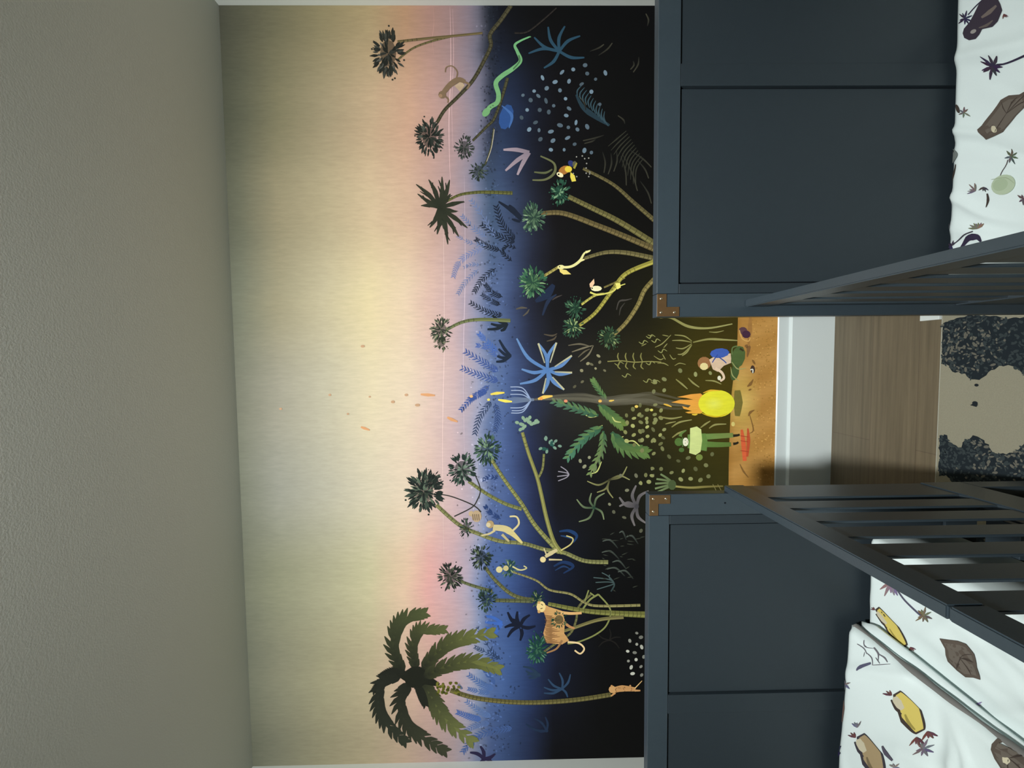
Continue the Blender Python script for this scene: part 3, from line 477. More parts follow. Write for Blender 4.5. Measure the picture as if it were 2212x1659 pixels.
    ST(k4((1420, 540), (1500, 548), (1580, 545)), 7, 5, (216, 170, 112)); ST(k4((1440, 600), (1490, 640), (1530, 655)), 7, 4, (180, 130, 84)); ST(k4((1440, 740), (1400, 800), (1330, 830)), 5, 3, (150, 112, 74)); ST(k4((1480, 752), (1560, 762), (1598, 800), (1570, 836), (1530, 812)), 4, 3.4, (226, 196, 148))
    p = k4_(1418, 592); tuft(p[0], p[1], 17, 18, (30, 70, 52), (60, 120, 88), 34, 0)
    LE = (180, 134, 86)
    ST(k4((1800, 1100), (1870, 1085), (1965, 1092)), 11, 8, LE, mid=14); DI(*k4_(1800, 1092), 8, (190, 146, 96)); DI(*k4_(1795, 1068), 2.5, LE); ST(k4((1820, 1115), (1790, 1140)), 5, 3, LE); ST(k4((1960, 1100), (2000, 1100)), 4.5, 3, LE); ST(k4((1930, 1070), (1925, 1060)), 4, 3, LE); ST(k4((1960, 1085), (2012, 1030)), 2.6, 1.4, (206, 164, 110))
    for q in range(14): p = k4_(rnd.uniform(1815, 1955), rnd.uniform(1075, 1108)); DI(p[0], p[1], 1, (110, 76, 44))
    PY = (238, 228, 158)
    ST(k2((1410, 655), (1500, 652), (1565, 612), (1600, 555), (1645, 533)), 5, 1.5, PY, (226, 220, 150), mid=6); DI(*k2_(1432, 655), 8, PY, 5); PO(k2((1420, 668), (1470, 676), (1505, 706), (1450, 708), (1425, 690)), (236, 214, 120)); ST(k2((1610, 548), (1640, 540)), 6, 2, PY); DI(*k2_(1422, 652), 1.4, (30, 26, 20)); ST(k2((1565, 612), (1600, 600)), 5, 3, PY)
    DI(*k2_(1685, 808), 12, (244, 236, 188), 6); PO(k2((1640, 800), (1636, 775), (1668, 738), (1672, 770), (1655, 800)), (240, 200, 160)); ST(k2((1640, 835), (1700, 852), (1800, 830), (1840, 795), (1892, 775)), 4, 2, (222, 214, 110)); PO(k2((1820, 770), (1855, 768), (1860, 800), (1835, 815)), (236, 226, 120)); DI(*k2_(1655, 806), 1.6, (30, 26, 20))
    DI(*k1_(1455, 1222), 13, (170, 112, 52), 9, -0.5); DI(*k1_(1485, 1215), 8, (226, 196, 66), 7); DI(*k1_(1425, 1255), 8, (238, 226, 180), 5, 0.5); DI(*k1_(1415, 1252), 2, (40, 30, 20)); DI(*k1_(1505, 1175), 8, (44, 52, 104), 6, 0.8); DI(*k1_(1530, 1180), 5, (90, 88, 70), 7); PO(k1((1500, 1235), (1530, 1260), (1540, 1300), (1510, 1305), (1498, 1270)), (226, 206, 84)); ST(k1((1525, 1210), (1545, 1170)), 5, 3, (150, 140, 60))
    for q in range(12): p = k1_(rnd.uniform(1520, 1640), rnd.uniform(1120, 1270)); DI(p[0], p[1], 1.6, (150, 148, 140))
    # --- ground, camp fire, smoke, figures
    m.layer = 2
    g = k5((806, 60), (800, 330), (772, 560), (755, 700), (745, 860), (736, 1100), (730, 1300), (728, 1560))
    hi = []
    for i in range(len(g) - 1):
        n = 8
        for j in range(n):
            t = j / n; a = (g[i][0] * (1 - t) + g[i + 1][0] * t, g[i][1] * (1 - t) + g[i + 1][1] * t); hi.append(a)
    hi.append(g[-1])
    lim = 1690
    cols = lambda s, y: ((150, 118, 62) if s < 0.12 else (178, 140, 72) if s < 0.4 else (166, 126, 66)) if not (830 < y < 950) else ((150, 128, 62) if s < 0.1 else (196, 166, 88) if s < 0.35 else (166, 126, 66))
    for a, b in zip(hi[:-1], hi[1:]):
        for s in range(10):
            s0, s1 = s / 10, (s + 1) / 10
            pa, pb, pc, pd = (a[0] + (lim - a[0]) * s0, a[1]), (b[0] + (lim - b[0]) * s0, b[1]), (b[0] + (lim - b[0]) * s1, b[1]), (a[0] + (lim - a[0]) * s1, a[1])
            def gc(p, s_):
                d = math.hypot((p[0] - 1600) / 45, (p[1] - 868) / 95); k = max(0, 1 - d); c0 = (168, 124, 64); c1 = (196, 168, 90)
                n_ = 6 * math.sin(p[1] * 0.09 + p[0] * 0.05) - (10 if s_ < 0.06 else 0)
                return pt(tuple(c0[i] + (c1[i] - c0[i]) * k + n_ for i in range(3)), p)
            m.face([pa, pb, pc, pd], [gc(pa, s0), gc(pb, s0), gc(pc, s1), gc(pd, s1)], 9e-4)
    m.layer = 3
    for q in range(260):
        y = rnd.uniform(690, 1056); x = rnd.uniform(1625, 1674); c = rnd.choice(((188, 146, 80), (150, 110, 52))); DI(x, y, rnd.uniform(0.8, 2), c, rnd.uniform(0.8, 1.6))
    ST(k5((800, 690), (806, 790), (800, 900)), 12, 10, (112, 102, 48), mid=20); ST(k5((860, 330), (890, 340), (880, 420)), 4, 2, (120, 86, 50), mid=10); ST(k5((905, 80), (900, 200), (890, 330)), 4, 3, (150, 108, 58), mid=10)
    for P, w_ in ((((880, 660), (905, 640), (930, 600)), 7), (((890, 690), (915, 680)), 5), (((890, 900), (905, 870), (940, 850)), 6), (((820, 1290), (850, 1350), (890, 1400)), 4), (((900, 890), (930, 1010), (900, 1040)), 3), (((920, 440), (945, 480)), 6)): ST(k5(*P), 1.5, 1.2, (122, 88, 46), mid=w_)
    ST(k5((835, 1010), (850, 1130), (860, 1265)), 5, 8, (196, 88, 52), (200, 92, 56), mid=10); ST(k5((885, 1000), (890, 1100), (880, 1230)), 3, 4, (178, 76, 46), mid=8)
    for y_ in (1060, 1100, 1180): ST(k5((825, y_), (890, y_ + 10)), 1.6, 1.6, (160, 62, 42))
    DI(*k5_(845, 205), 9.5, (86, 60, 66), 8); DI(*k5_(872, 235), 9.5, (64, 40, 58), 8.5); ST(k5((815, 200), (840, 270), (890, 290), (905, 260)), 2.5, 2, (196, 156, 90))
    DI(*k5_(925, 520), 9, (64, 48, 40), 5, 1.5); ST(k5((905, 525), (925, 520), (925, 550)), 2.4, 2.4, (220, 214, 196)); DI(*k5_(765, 965), 4, (200, 184, 110), 5)
    m.layer = 4
    SM = (150, 144, 122)
    for dy, w_, a_ in ((0, 16, 0.22), (-16, 6, 0.20), (14, 7, 0.18), (4, 5, 0.24)):
        P = k3((1240, 275), (1400, 262 + dy), (1600, 262 + dy * 1.5), (1760, 285 + dy * 0.3), (1900, 275 + dy), (2060, 270 + dy * 2.4), (2157, 290 + dy * 3), (2300, 310 + dy * 2), (2390, 300))
        m.stroke(P, w_ * 0.3, w_ * 0.3, pt(SM, P[0])[:3] + (a_,), pt(SM, P[-1])[:3] + (a_ * 0.8,), 8, mid=w_ * 1.5)
    P = k3((990, 285), (1100, 280), (1240, 276)); m.stroke(P, 3, 5, pt((140, 165, 205), P[0])[:3] + (0.3,), pt((150, 165, 190), P[-1])[:3] + (0.5,), 8, mid=14)
    m.layer = 5
    EM = (228, 166, 116)
    for x, y, r, s_ in ((607, 883, 3.5, 2.4), (713, 853, 3, 2.6), (752, 894, 2.6, 2.2), (784, 748, 4.5, 3), (849, 868, 4.2, 3.2), (799, 857, 2.4, 2), (878, 853, 4, 3), (902, 875, 5.5, 3.2)): DI(x, y, r, (208, 166, 130), s_)
    for P, w_, c in ((k3((428, 238), (480, 242), (530, 246)), 7, EM), (k3((618, 402), (650, 418), (692, 434)), 7, EM), (px((780, 922), (788, 925), (799, 929)), 6, EM), (k3((928, 238), (975, 230), (1028, 226)), 6.5, (244, 216, 92)), (k3((982, 276), (1035, 286), (1082, 290)), 6.5, (250, 226, 96)), (k3((1268, 272), (1310, 258), (1372, 250)), 8, (244, 200, 96)), (k3((1775, 285), (1790, 284), (1812, 280)), 4, (236, 196, 90)), (k5((200, 802), (230, 810), (265, 824)), 4, (226, 180, 70))):
        ST(P, w_ * 0.5, w_ * 0.4, c, mid=w_)
    for x, y, r, c in ((790, 252, 4, (240, 190, 130)), (914, 276, 3.4, (244, 226, 110)), (1466, 286, 4.2, (226, 146, 110)), (1712, 286, 4, (230, 180, 90)), (1972, 325, 4, (226, 196, 96)), (2080, 350, 3.6, (214, 206, 100)), (1290, 268, 4, (240, 160, 80))): p = k3_(x, y); DI(p[0], p[1], r, c, r * 0.8)
    FY = (222, 212, 52); FO = (222, 150, 66)
    PO(k5((500, 715), (420, 722), (310, 745), (380, 752), (440, 765), (330, 768), (262, 788), (350, 800), (420, 812), (400, 832), (350, 818), (362, 840), (430, 858), (375, 868), (400, 878), (500, 880), (600, 800)), FO, (226, 160, 60))
    P = [(640 + 138 * math.cos(t) - (20 if math.cos(t) < -0.2 else 0) * abs(math.cos(t)), 798 + 110 * math.sin(t)) for t in [2 * math.pi * i / 28 for i in range(28)]]
    for P_, c in ((P, FY),): m.poly(k5(*P_), pt(c, k5_(640, 800)))
    m.disc(*k5_(610, 800), 22, 16, pt((228, 222, 90), k5_(610, 800)), 0, 20, pt(FY, k5_(610, 800))); ST(k5((500, 870), (560, 895), (640, 905), (720, 880)), 1, 1, (206, 176, 36), mid=3); ST(k5((520, 712), (580, 692), (660, 692)), 1, 1, (226, 176, 50), mid=4); ST(k5((430, 886), (455, 888), (475, 884)), 2, 2, (224, 190, 60), mid=4)
    GG = (98, 130, 64)
    ST(k5((530, 1068), (640, 1062), (765, 1055)), 13, 10, (104, 134, 70), (112, 126, 66)); ST(k5((530, 1128), (640, 1132), (748, 1130)), 13, 9, (92, 122, 58), (86, 108, 50)); PO(k5((395, 1050), (540, 1040), (556, 1100), (550, 1185), (520, 1180), (395, 1160)), GG)
    ST(k5((765, 1060), (800, 1056), (818, 1050)), 6, 4, (38, 34, 24)); ST(k5((765, 1126), (790, 1122), (808, 1112)), 6, 4, (38, 34, 24))
    DI(*k5_(322, 1110), 9, (82, 112, 54), 9); DI(*k5_(345, 1175), 6, (76, 104, 52), 5); ST(k5((335, 1065), (345, 1040), (385, 1015)), 8, 2, (96, 124, 62)); DI(*k5_(378, 1110), 6.5, (226, 222, 196), 9.5); ST(k5((354, 1075), (350, 1110), (356, 1150)), 3, 3, (74, 102, 50))
    DI(*k5_(376, 1098), 0.8, (60, 50, 40)); DI(*k5_(376, 1120), 0.8, (60, 50, 40)); ST(k5((390, 1102), (393, 1110), (390, 1118)), 0.8, 0.8, (150, 90, 70))
    DI(*k5_(490, 1235), 7.5, (112, 128, 62), 7); PO(k5((415, 998), (445, 990), (470, 984), (505, 1008), (513, 1100), (500, 1190), (460, 1216), (408, 1200), (414, 1100)), (206, 216, 140), (196, 208, 134))
    m.disc(*k5_(530, 470), 14.5, 14, pt((150, 106, 66), k5_(530, 470)), 0, 14); DI(*k5_(528, 496), 9, (222, 206, 146), 8); PO(k5((570, 440), (640, 400), (745, 390), (752, 465), (690, 490), (640, 540), (600, 520)), (214, 186, 158), (206, 178, 150)); ST(k5((620, 510), (672, 545), (690, 590), (660, 615)), 6, 4.5, (220, 192, 164)); DI(*k5_(652, 590), 4, (224, 214, 190), 5)
    DI(*k5_(655, 388), 21, (62, 90, 168), 10.5, -0.1); ST(k5((640, 400), (610, 440), (595, 465)), 2.6, 2, (50, 74, 146)); ST(k5((650, 420), (690, 450), (710, 470)), 2.6, 2, (50, 74, 146))
    DI(*k5_(805, 420), 15, (74, 92, 50), 25, 0.25); DI(*k5_(778, 545), 9, (66, 84, 46), 18, 0.25); ST(k5((800, 330), (760, 345), (755, 400)), 3, 3, (92, 110, 64)); ST(k5((745, 500), (760, 570), (810, 612)), 1, 1, (150, 152, 96), mid=2.6); ST(k5((755, 460), (800, 515), (870, 510)), 1, 1, (150, 150, 96), mid=2.6); ST(k5((820, 350), (850, 370)), 5, 3, (54, 48, 30))
build_mural()
def to_mesh(name, P, conv, m, parent=None):
    me = bpy.data.meshes.new(name); me.from_pydata([conv(*v) for v in P.v], [], P.f)
    ca = me.color_attributes.new('paint', 'FLOAT_COLOR', 'POINT')
    ca.data.foreach_set('color', [q for c in P.c for q in c]); me.update()
    return link(name, me, m, parent)
def wall_pt(x, y, o):
    p = bp(x, y, 1, D); return (min(max(p.x, XL), XR), D - 0.0012 - o, min(max(p.z, ZBB), H))
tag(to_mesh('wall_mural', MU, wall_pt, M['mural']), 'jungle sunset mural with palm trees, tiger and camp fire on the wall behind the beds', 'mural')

# ------------------------------------------------------------------ beds
def bed(side, xin, yf, label):
    """side +1: bed to the right of the aisle, xin = aisle edge of the headboard, yf = front face of the headboard"""
    B = empty('bed', (xin + side * 0.53, yf - 0.98, 0), label, 'bed')
    sx = lambda a: xin + side * a
    def bx(name, a0, a1, y0, y1, z0, z1, m='navy', bev=0.0015, parent=B):
        x0, x1 = sorted((sx(a0), sx(a1))); return box(name, x0, x1, y0, y1, z0, z1, M[m], parent, bev)
    W = 1.063; zt = 1.032; P1, S1 = 0.052, 0.0225; PN = 0.4325; ST_ = 0.0475; yb = yf + 0.028; g = 0.0007
    zr = zt - 0.050
    def board(yf, yb, zt, zb):
        zr = zt - 0.050
        bx('headboard_rail' if zt > 0.9 else 'footboard_rail', P1 + g, W - P1 - g, yf, yb, zr, zt)
        for a in (0, W - P1): bx('bed_post', a, a + P1, yf, yb, 0.0102 if a == 0 else 0, zt)
        bx('board_stile', P1 + g, P1 + S1, yf, yb, zb, zr - g, 'navy_panel', bev=0.001); bx('board_stile', W - P1 - S1, W - P1 - g, yf, yb, zb, zr - g, 'navy_panel', bev=0.001)
        bx('board_stile', P1 + S1 + PN, P1 + S1 + PN + ST_, yf, yb, zb, zr - g, 'navy_panel', bev=0.001)
        for a in (P1 + S1, P1 + S1 + PN + ST_): bx('board_panel', a + 0.0034, a + PN - 0.0034, yf + 0.006, yb - 0.006, zb + 0.003, zr - 0.0035, 'navy_panel', bev=0.001)
        bx('board_backing', P1 + S1 - 0.004, W - P1 - S1 + 0.004, yf + 0.011, yb - 0.011, zb, zr + 0.004, 'seam', 0)
        bx('board_lower_rail', P1 + g, W - P1 - g, yf + 0.002, yb - 0.002, zb - 0.08, zb)
    board(yf, yb, zt, 0.30)
    board(yf - 1.98, yf - 1.952, 0.62, 0.25)
    for a, sgn in ((0.0012, 1), (W - 0.0012, -1)):      # brass corner brackets with three screws each
        bm = bmesh.new(); t = 0.0022; A, B_, w_ = 0.0505, 0.0505, 0.0215
        pts = [(0, 0), (A, 0), (A, -w_), (w_, -w_), (w_, -B_), (0, -B_)]
        f0 = [bm.verts.new((sx(a + sgn * p[0]), yf - t, zt - 0.0008 + p[1])) for p in pts]; f1 = [bm.verts.new((sx(a + sgn * p[0]), yf, zt - 0.0008 + p[1])) for p in pts]
        bm.faces.new(f0); bm.faces.new(f1[::-1])
        for i in range(6): j = (i + 1) % 6; bm.faces.new((f0[i], f0[j], f1[j], f1[i]))
        bmesh.ops.recalc_face_normals(bm, faces=bm.faces); bmesh.ops.bevel(bm, geom=list(bm.edges), offset=0.0004, segments=1, affect='EDGES')
        br = mk('corner_bracket', bm, M['brass'], B); br['label'] = 'brass L-shaped corner bracket'
        for (p, q) in ((0.009, -0.0095), (0.040, -0.0095), (0.009, -0.040)):
            bm = bmesh.new(); bmesh.ops.create_uvsphere(bm, u_segments=14, v_segments=8, radius=0.0030)
            for v in bm.verts: v.co = Vector((v.co.x + sx(a + sgn * p), v.co.y * 0.6 + yf - t, v.co.z + zt + q))
            s = mk('screw', bm, M['screw'], br, True); s.matrix_parent_inverse = Matrix.Identity(4)
    return B, bx, W
def rail(B, name, P0, P1, w_, z0, z1, m='navy', bev=0.002):   # straight bar between two plan points
    a, b = Vector((P0[0], P0[1], 0)), Vector((P1[0], P1[1], 0)); d = (b - a).normalized(); n = Vector((-d.y, d.x, 0)) * (w_ / 2)
    bm = bmesh.new(); vs = [bm.verts.new((p.x, p.y, z)) for z in (z0, z1) for p in (a - n, b - n, b + n, a + n)]
    for f in ((0, 1, 2, 3), (7, 6, 5, 4), (0, 4, 5, 1), (1, 5, 6, 2), (2, 6, 7, 3), (3, 7, 4, 0)): bm.faces.new([vs[i] for i in f])
    bmesh.ops.recalc_face_normals(bm, faces=bm.faces)
    if bev: bmesh.ops.bevel(bm, geom=list(bm.edges), offset=bev, segments=2, affect='EDGES')
    return mk(name, bm, M[m], B)

def bed_sides(B, bx, side, xr0, xr1, y0, yseam, gaps0, wd, zt_, far, yf):
    """aisle guard rail: top rail, slats, low side rail; xr0/xr1 = aisle-face x at y0 and at y = 0.45"""
    fx = lambda y: xr0 + (xr1 - xr0) * (y0 - y) / (y0 - 0.45)
    c = side * wd / 2; ye = yf - 1.95
    if yseam:
        rail(B, 'guard_rail', (fx(y0) + c, y0), (fx(yseam) + c, yseam), wd, zt_ - 0.048, zt_)
        rail(B, 'guard_rail', (fx(yseam) + c, yseam - 0.0016), (fx(ye) + c, ye), wd, zt_ - 0.048, zt_)
    else: rail(B, 'guard_rail', (fx(y0) + c, y0), (fx(ye) + c, ye), wd, zt_ - 0.048, zt_)
    rail(B, 'side_rail', (fx(y0) + c, y0), (fx(ye) + c, ye), wd, 0.245, 0.348)
    n = 0; y = gaps0
    proto = None
    while y > ye + 0.06:
        nm = 'slat'; ya, yb_ = y - 0.030, y - 0.079
        if proto is None:
            proto = rail(B, nm, (fx(ya) + side * 0.005, ya), (fx(yb_) + side * 0.005, yb_), 0.005, 0.346, zt_ - 0.046, bev=0.001)
        else:
            o = proto.copy(); COL.objects.link(o); o.parent = B; o.matrix_parent_inverse = Matrix.Translation(-B.location); o.location = (fx(ya) - fx(gaps0 - 0.030), ya - (gaps0 - 0.030), 0)
        y -= 0.079; n += 1
    rail(B, 'slat', (fx(y0) + side * 0.005, y0), (fx(gaps0) + side * 0.005, gaps0), 0.005, 0.346, zt_ - 0.046, bev=0.001)
    rail(B, 'side_leg', (fx(y0) + c, y0), (fx(y0 - .05) + c, y0 - 0.05), wd, 0.0102, 0.246); rail(B, 'side_leg', (fx(ye + .05) + c, ye + 0.05), (fx(ye) + c, ye), wd, 0.0102, 0.246)
    # wall-side rail and the slatted base
    W = 1.063
    bx('side_rail', W - 0.03, W - 0.008, ye + 0.0, yf - 0.001, 0.22, 0.348)
    for k in range(12):
        yy = yf - 0.08 - k * 0.16; bx('base_slat', 0.035, W - 0.032, yy - 0.07, yy, 0.272, 0.290)
    for a in (0.032, W - 0.045): bx('base_ledger', a, a + 0.013, ye + 0.02, yf - 0.02, 0.250, 0.271)

BR, bxr, W = bed(+1, 0.0915, 1.02, 'dark navy panelled bed whose mattress print shows a pale green disc')
bed_sides(BR, bxr, +1, 0.1125, 0.1125, 1.0195, None, 0.989, 0.0165, 0.830, None, 1.02)
BL_, bxl, W = bed(-1, -0.3305, 1.064, 'dark navy panelled bed with slatted side in view, carrying the puffy duvet')
bed_sides(BL_, bxl, -1, -0.3170, -0.3050, 1.088, 0.526, 0.989, 0.0185, 0.838, None, 1.064)
o = bxl('screw_hole', 0.0215, 0.0250, 1.0632, 1.0642, 0.845, 0.8485, 'seam', 0)

# ------------------------------------------------------------------ bedding
WH = (0.69, 0.775, 0.765)
def ss(t): t = max(0, min(1, t)); return t * t * (3 - 2 * t)
def rdg(x, y, ang, ox, wl, amp, x0, y0, ln, wd_):          # one crease: a ridge along a direction
    ca, sa = math.cos(ang), math.sin(ang); u = (x - x0) * ca + (y - y0) * sa; v = -(x - x0) * sa + (y - y0) * ca + ox * math.sin(u * wl)
    return 2.3 * amp * math.exp(-(v / (wd_ * 1.15)) ** 2) * math.exp(-(u / ln) ** 2)
rw = R_(3)
CR = [(rw.uniform(0.9, 1.35), rw.uniform(0.004, 0.02), rw.uniform(10, 24), rw.uniform(0.0015, 0.0042) * rw.choice((1, 1, -0.8)), rw.uniform(0.15, 0.8), rw.uniform(0.35, 0.98), rw.uniform(0.06, 0.2), rw.uniform(0.006, 0.014)) for _ in range(34)]
CL = [(rw.uniform(1.2, 2.6), rw.uniform(0.004, 0.02), rw.uniform(10, 24), rw.uniform(0.0008, 0.0028) * rw.choice((1, 1, -0.8)), rw.uniform(-0.66, -0.36), rw.uniform(0.45, 0.98), rw.uniform(0.05, 0.2), rw.uniform(0.006, 0.014)) for _ in range(22)]
CD = [(rw.uniform(0, 3.1), rw.uniform(0.004, 0.02), rw.uniform(10, 24), rw.uniform(0.001, 0.0035) * rw.choice((1, 1, -0.8)), rw.uniform(-1.15, -0.68), rw.uniform(0.45, 1.0), rw.uniform(0.04, 0.14), rw.uniform(0.007, 0.016)) for _ in range(34)]
def z_right(x, y):
    z = 0.3885 + 0.006 * math.sin(x * 4.2 + 0.4) * math.sin(y * 3.1 + 1) - 0.004 * math.sin(x * 2.0)
    for c in CR: z += rdg(x, y, *c)
    return z
def z_left(x, y):
    z = 0.499 + 0.003 * math.sin(x * 6) * math.sin(y * 5)
    for c in CL: z += rdg(x, y, *c)
    return z
def z_duvet(x, y):
    z = 0.556 + 0.014 * ss((-x - 0.66) / 0.4) + 0.006 * math.sin(x * 9 + 1) * math.sin(y * 6) 
    for c in CD: z += rdg(x, y, *c)
    return z
def slab(name, x0, x1, y0, y1, zf, zb, rad, m, label, cat, step=0.007, ycoarse=0.30, side_zf=None):
    """cloth-covered slab with rounded rim: fine grid where y > ycoarse"""
    def axis_(a, b, fine0):
        L = []; v = b
        while v > a + 1e-6: L.append(v); v -= step if v > fine0 else 0.06
        L.append(a); return L[::-1]
    xs = axis_(x0, x1, -99); ys = axis_(y0, y1, ycoarse); V = []; Fc = []; nx = len(xs); ny = len(ys)
    def rim(x, y):
        dx = min(x - x0, x1 - x); dy = min(y - y0, y1 - y); d = min(dx, dy)
        if dx < rad and dy < rad: d = max(0, rad - math.hypot(rad - dx, rad - dy))
        if d >= rad: return 0
        return rad - math.sqrt(max(0, rad * rad - (rad - d) ** 2))
    for y in ys:
        for x in xs: V.append((x, y, zf(x, y) - rim(x, y) * 0.8))
    nt = len(V)
    for y in ys:
        for x in xs: V.append((x, y, zb + rim(x, y) * 0.15))
    for j in range(ny - 1):
        for i in range(nx - 1):
            a = j * nx + i; Fc.append((a, a + 1, a + nx + 1, a + nx)); Fc.append((nt + a, nt + a + nx, nt + a + nx + 1, nt + a + 1))
    for i in range(nx - 1):
        Fc.append((i + 1, i, nt + i, nt + i + 1)); a = (ny - 1) * nx + i; Fc.append((a, a + 1, nt + a + 1, nt + a))
    for j in range(ny - 1):
        a = j * nx; Fc.append((a, a + nx, nt + a + nx, nt + a)); a = j * nx + nx - 1; Fc.append((a + nx, a, nt + a, nt + a + nx))
    return V, Fc, rim
class Prints:
    def __init__(s, zf, zplane, dz=0.0016, ymax=9): s.ymax = ymax; s.zf = zf; s.zp = zplane; s.dz = dz; s.V = []; s.F = []; s.C = []; s.k = 0
    def add(s, P, col):                       # P in frame pixels, laid on the cloth and cut fine enough to follow its creases
        bm = bmesh.new(); pts = [bp(x, y, 2, s.zp) for x, y in P]; pts = [Vector((p.x, min(p.y, s.ymax + 0.00002 * i), 0)) for i, p in enumerate(pts)]
        f = bm.faces.new([bm.verts.new((p.x, p.y, 0)) for p in pts])
        bmesh.ops.triangulate(bm, faces=[f])
        for _ in range(4):
            es = [e for e in bm.edges if e.calc_length() > 0.012]
            if not es: break
            bmesh.ops.subdivide_edges(bm, edges=es, cuts=1); bmesh.ops.triangulate(bm, faces=[q for q in bm.faces if len(q.verts) > 3])
        bm.normal_update(); s.k += 1; b = len(s.V); off = s.dz + (s.k % 24) * 9e-5; bm.verts.index_update()
        up = sum(q.normal.z for q in bm.faces) > 0
        for v in bm.verts: s.V.append((v.co.x, v.co.y, s.zf(v.co.x, v.co.y) + off)); s.C.append((*col, 1))
        for q in bm.faces: ids = [b + v.index for v in q.verts]; s.F.append(tuple(ids if up else ids[::-1]))
        bm.free()
    def disc(s, x, y, rx, ry, col, rot=0, n=14, wob=0, seed=1):
        r = R_(seed); ca, sa = math.cos(rot), math.sin(rot); P = []
        for i in range(n):
            t = 2 * math.pi * i / n; k = 1 + r.uniform(-wob, wob); a, b = rx * k * math.cos(t), ry * k * math.sin(t); P.append((x + a * ca - b * sa, y + a * sa + b * ca))
        s.add(P, col)
    def line(s, P, w0, w1, col, mid=None):
        q = Painter(); Q = q.path(P, 4); n = len(Q); A, B = [], []
        for i, p in enumerate(Q):
            a = Q[max(0, i - 1)]; b = Q[min(n - 1, i + 1)]; dx, dy = b[0] - a[0], b[1] - a[1]; l = math.hypot(dx, dy) or 1; t = i / (n - 1)
            w_ = (w0 + (w1 - w0) * t) / 2
            if mid: w_ = (w0 + (mid - w0) * t * 2 if t < 0.5 else mid + (w1 - mid) * (t * 2 - 1)) / 2
            w_ = max(w_, 0.3); A.append((p[0] - dy / l * w_, p[1] + dx / l * w_)); B.append((p[0] + dy / l * w_, p[1] - dx / l * w_))
        s.add(A + B[::-1], col)
    def sprig(s, x, y, r, n, col, a0=0.0, spread=6.283, w=None, seed=2):
        rr = R_(seed)
        for i in range(n):
            a = a0 + spread * i / n + rr.uniform(-0.2, 0.2); l = r * rr.uniform(0.7, 1.1)
            s.line([(x, y), (x + l * 0.5 * math.cos(a), y + l * 0.5 * math.sin(a)), (x + l * math.cos(a), y + l * math.sin(a))], r * 0.08, r * 0.05, tuple(c * rr.uniform(0.8, 1.5) for c in col), mid=w or r * 0.2)
PU = (0.035, 0.028, 0.055); BR_ = (0.10, 0.08, 0.065); BD = (0.055, 0.042, 0.035); YE = (0.62, 0.50, 0.13); CRM = (0.55, 0.50, 0.36); RB = (0.13, 0.05, 0.045)
def cloth_obj(name, V, Fc, pr, label, cat):
    nb = len(V); V2 = V + [v for p in pr for v in p.V]; F2 = list(Fc); b = nb
    for p in pr:
        F2 += [tuple(i + b for i in f) for f in p.F]; b += len(p.V)
    me = bpy.data.meshes.new(name); me.from_pydata(V2, [], F2)
    ca = me.color_attributes.new('paint', 'FLOAT_COLOR', 'POINT'); cols = [(*WH, 1)] * nb + [c for p in pr for c in p.C]
    ca.data.foreach_set('color', [q for c in cols for q in c]); me.update()
    for p in me.polygons: p.use_smooth = True
    return tag(link(name, me, M['cloth']), label, cat)
def pod(pr, x0, y0, x1, y1, wd_, col, dark, light):           # striped seed pod motif, sprigs at its ends
    dx, dy = x1 - x0, y1 - y0; l = math.hypot(dx, dy); ux, uy = dx / l, dy / l; at = lambda t, s=0: (x0 + dx * t - uy * s * wd_, y0 + dy * t + ux * s * wd_)
    pr.line([at(0), at(0.25), at(0.6), at(0.88), at(1)], wd_ * 0.4, wd_ * 0.45, dark, mid=wd_ * 1.16)
    pr.line([at(0.04, -0.05), at(0.35, -0.08), at(0.7, -0.04), at(0.96)], wd_ * 0.3, wd_ * 0.4, col, mid=wd_ * 0.95)
    pr.line([at(0.06, 0.18), at(0.2, 0.22), at(0.38, 0.16)], wd_ * 0.2, wd_ * 0.2, light, mid=wd_ * 0.45)
    pr.line([at(0.08, 0.42), at(0.3, 0.44), at(0.46, 0.34)], wd_ * 0.06, wd_ * 0.06, dark, mid=wd_ * 0.14)
    pr.line([at(0.5, 0.2), at(0.7, 0.26), at(0.9, 0.16)], wd_ * 0.08, wd_ * 0.06, tuple(c * 0.5 for c in col), mid=wd_ * 0.16)
    a = math.atan2(dy, dx)
    p = at(1.06, 0.28); pr.sprig(p[0], p[1], wd_ * 0.5, 4, RB, a - 0.5, 1.9, wd_ * 0.13); p = at(1.06, -0.3); pr.sprig(p[0], p[1], wd_ * 0.5, 4, RB, a - 0.7, 1.9, wd_ * 0.13); p = at(0.0, 0.3); pr.sprig(p[0], p[1], wd_ * 0.4, 3, RB, a + 2.2, 1.6, wd_ * 0.1)
def rock(pr, P, cx, cy, seed=4):                              # brown pebble motif
    pr.add(P, BR_); rr = R_(seed); mx = sum(p[0] for p in P) / len(P); my = sum(p[1] for p in P) / len(P)
    pr.add([(mx + (p[0] - mx) * 0.8 + 1, my + (p[1] - my) * 0.8 + 1) for p in P], (0.135, 0.115, 0.095))
    for i in range(5): a = rr.choice(P); pr.line([(mx, my), ((mx + a[0]) / 2 + rr.uniform(-4, 4), (my + a[1]) / 2 + rr.uniform(-4, 4)), (mx + (a[0] - mx) * 0.85, my + (a[1] - my) * 0.85)], 0.8, 0.8, BD, mid=2.4)
    pr.disc(cx, cy, 9, 5.5, CRM, 0.8, 12, 0.2, seed)
